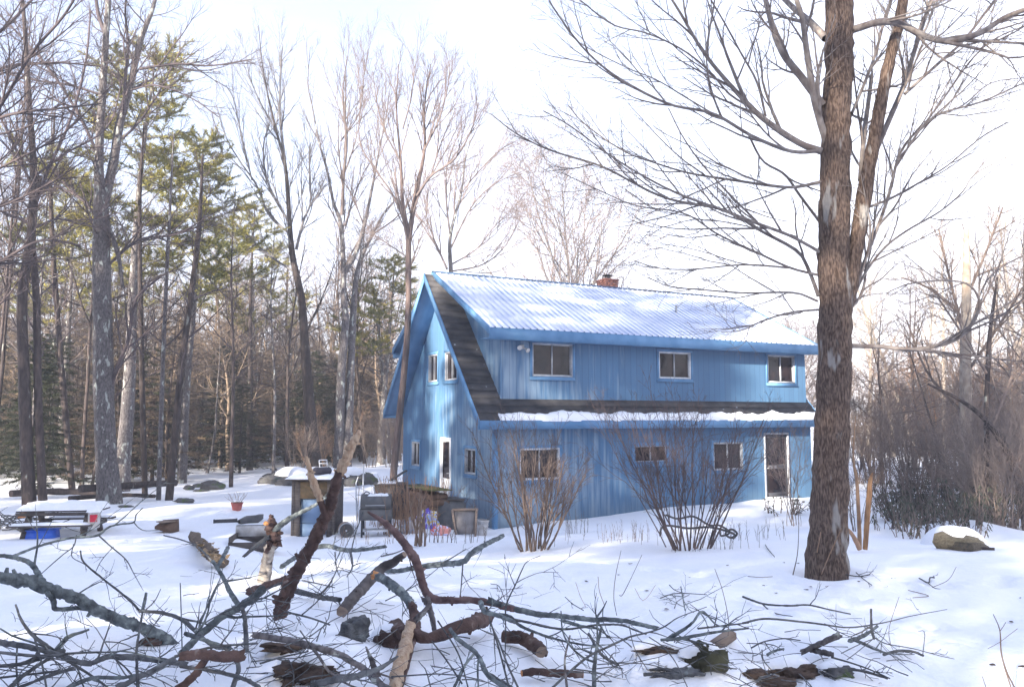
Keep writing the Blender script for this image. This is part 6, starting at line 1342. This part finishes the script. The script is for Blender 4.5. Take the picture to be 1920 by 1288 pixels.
branch(cD,[(1445,1290),(1400,1200),(1372,1100),(1365,985),(1330,895)],[9,10,8,4],[.02,.25,.5],SHRUB,'',seed=242,tw=0,parent=t,pname='stem'); branch(cD,[(1425,1290),(1390,1180),(1370,1090)],[8,7],[.02,.25],SHRUB,'',seed=243,tw=0,parent=t,pname='stem'); branch(cD,[(1365,985),(1380,965),(1397,937)],[5,3],[.5,.6],SHRUB,'',seed=244,tw=0,parent=t,pname='stem'); branch(cD,[(1300,1080),(1370,1040),(1460,972)],[3,3],[.35,.5],SHRUB,'',seed=245,tw=0,parent=t,pname='stem')
# mossy stumps, litter patches and snow pads inside the heap
def mound(px, py, r, sq, m, label, name='mossy_stump', cat='stump', snow=True, seed=1, amp=.6):
    P0 = og(px,py); t = thing(name, label, cat, P0); part('body', shifted(lump(seed,r,26,18,amp*1.4,sq),(0,0,r*sq[2]*.2)), m, t, False)
    if snow: part('snow_cover', shifted(snowpad(r*1.15*sq[0], r*.95*sq[1], r*.5, seed), (-.02,r*.5,r*sq[2]*.80)), SNOW, t, True)
mound(1322,1248,.11,(1.1,1,.9),MOSSM,'dark mossy stump under a snow pad at the lower right of the heap',seed=3)
mound(1490,1262,.11,(1.4,.9,.45),LITTER,'dark bark hump under snow below the forked log',name='bark_hump',seed=5)
mound(1422,1268,.06,(1.3,.9,.5),LITTER,'small dark lump left of the bark hump',name='bark_hump',snow=False,seed=6)
mound(1575,1262,.07,(1.2,.9,.6),ROCK,'grey stone among twigs rightmost at the bottom of the heap',name='fieldstone',cat='stone',seed=7)
mound(1455,1285,.08,(1.4,.9,.5),LITTER,'dark hollow of leaves at the bottom edge below the bark hump',name='leaf_clump',cat='leaf clump',snow=False,seed=8)
mound(572,1270,.13,(1.3,.9,.55),LITTER,'dark clump of wet leaves at the bottom left of centre',name='leaf_clump',cat='leaf clump',seed=9,amp=.8)
mound(545,1215,.11,(1.4,1,.4),LITTER,'dark leaf clump half under snow left of the grey long branch',name='leaf_clump',cat='leaf clump',seed=10)
mound(735,1210,.11,(1.1,.9,.8),CHERRY,'reddish snow-capped lump left of the thick red-brown log',name='bark_hump',seed=11)
mound(660,1195,.10,(1.,.9,1.),DLICHEN,'small dark stub poking from the snow right of the split trunk',name='bark_hump',seed=12,snow=False)
mound(1240,1222,.07,(2.2,.6,.35),LITTER,'flat dark root ridge left of the mossy stump',name='root_ridge',cat='root',seed=13)
mound(1260,1262,.08,(1.8,.7,.4),DLICHEN,'dark snowy root mass below the flat root ridge',name='root_ridge',cat='root',seed=15)
b = MB(); P0 = og(1355,1207); b.box((-.10,-.03,0),(.10,.035,.05)); o = obj('wood_chip', b.mesh('chip', TANW)); o.location = P0; o.rotation_euler = (.3,-.35,.5); tag(o,'pale tan slab of split wood on the snow above the mossy stump','wood chip')
b = MB(); P0 = og(283,1208); 
o = obj('wood_chip', shifted(lump(31,.045,10,6,.8,(1.6,1,.8)),(0,0,.02)).mesh('chip', CHERRY)); o.location = P0; tag(o,'small red-brown wood lump beneath the big lichen limb','wood chip')
# fine twig debris of the heap
mb = MB(); rng = np.random.default_rng(99); P0 = og(700,1200)
dens = [(0,620,1130,1285,90),(480,1100,1080,1285,80),(1000,1500,1140,1285,45),(1400,1700,1150,1285,20),(250,560,1060,1200,20)]
for x0,x1,y0,y1,n_ in dens:
    for _ in range(n_):
        px = x0+(x1-x0)*rng.random(); py = y0+(y1-y0)*rng.random()**.7; q = np.array(og(px,py,.02+.22*rng.random()**2)); a = rng.random()*3.14; el = rng.normal(0,.28); L = .15+.55*rng.random()**2
        d = np.array([math.cos(a)*math.cos(el), math.sin(a)*math.cos(el), math.sin(el)+.1]); Q = mkpath(rng, q-d*L*.4, d, L, 5, .13, .0); Q[:,2] = np.maximum(Q[:,2], hz(Q[:,0],Q[:,1])-.004); r_ = .0018+.0035*rng.random(); mb.tube(Q, np.linspace(r_,r_*.5,6), 3)
        if rng.random() < .6: i_ = rng.integers(1,4); e = Q[i_]+rng.normal(0,.09,3); e[2] = max(e[2], gz(e[0],e[1])); mb.tube([Q[i_],(Q[i_]+e)/2+rng.normal(0,.008,3),e],[r_*.6,r_*.5,r_*.3],3)
o = obj('twig_litter', mb.mesh('twigs', DLICHEN, False, P0)); o.location = P0; tag(o,'fine dead twigs strewn over the snow around the heap','twigs',kind='stuff')

# ------------------------------------------------------------------ the hazy winter air
b = MB(); b.box((-440,-135,-3),(440,720,34)); hm = bpy.data.materials.new('haze'); hm.use_nodes = True; hn_ = hm.node_tree.nodes
hn_.remove(hn_['Principled BSDF']); pv = hn_.new('ShaderNodeVolumePrincipled'); pv.inputs['Color'].default_value = (.93,.94,1,1); pv.inputs['Density'].default_value = .0028; pv.inputs['Anisotropy'].default_value = .0
hm.node_tree.links.new(pv.outputs[0], hn_['Material Output'].inputs['Volume'])
tag(obj('haze', b.mesh('haze', hm)), kind='stuff')
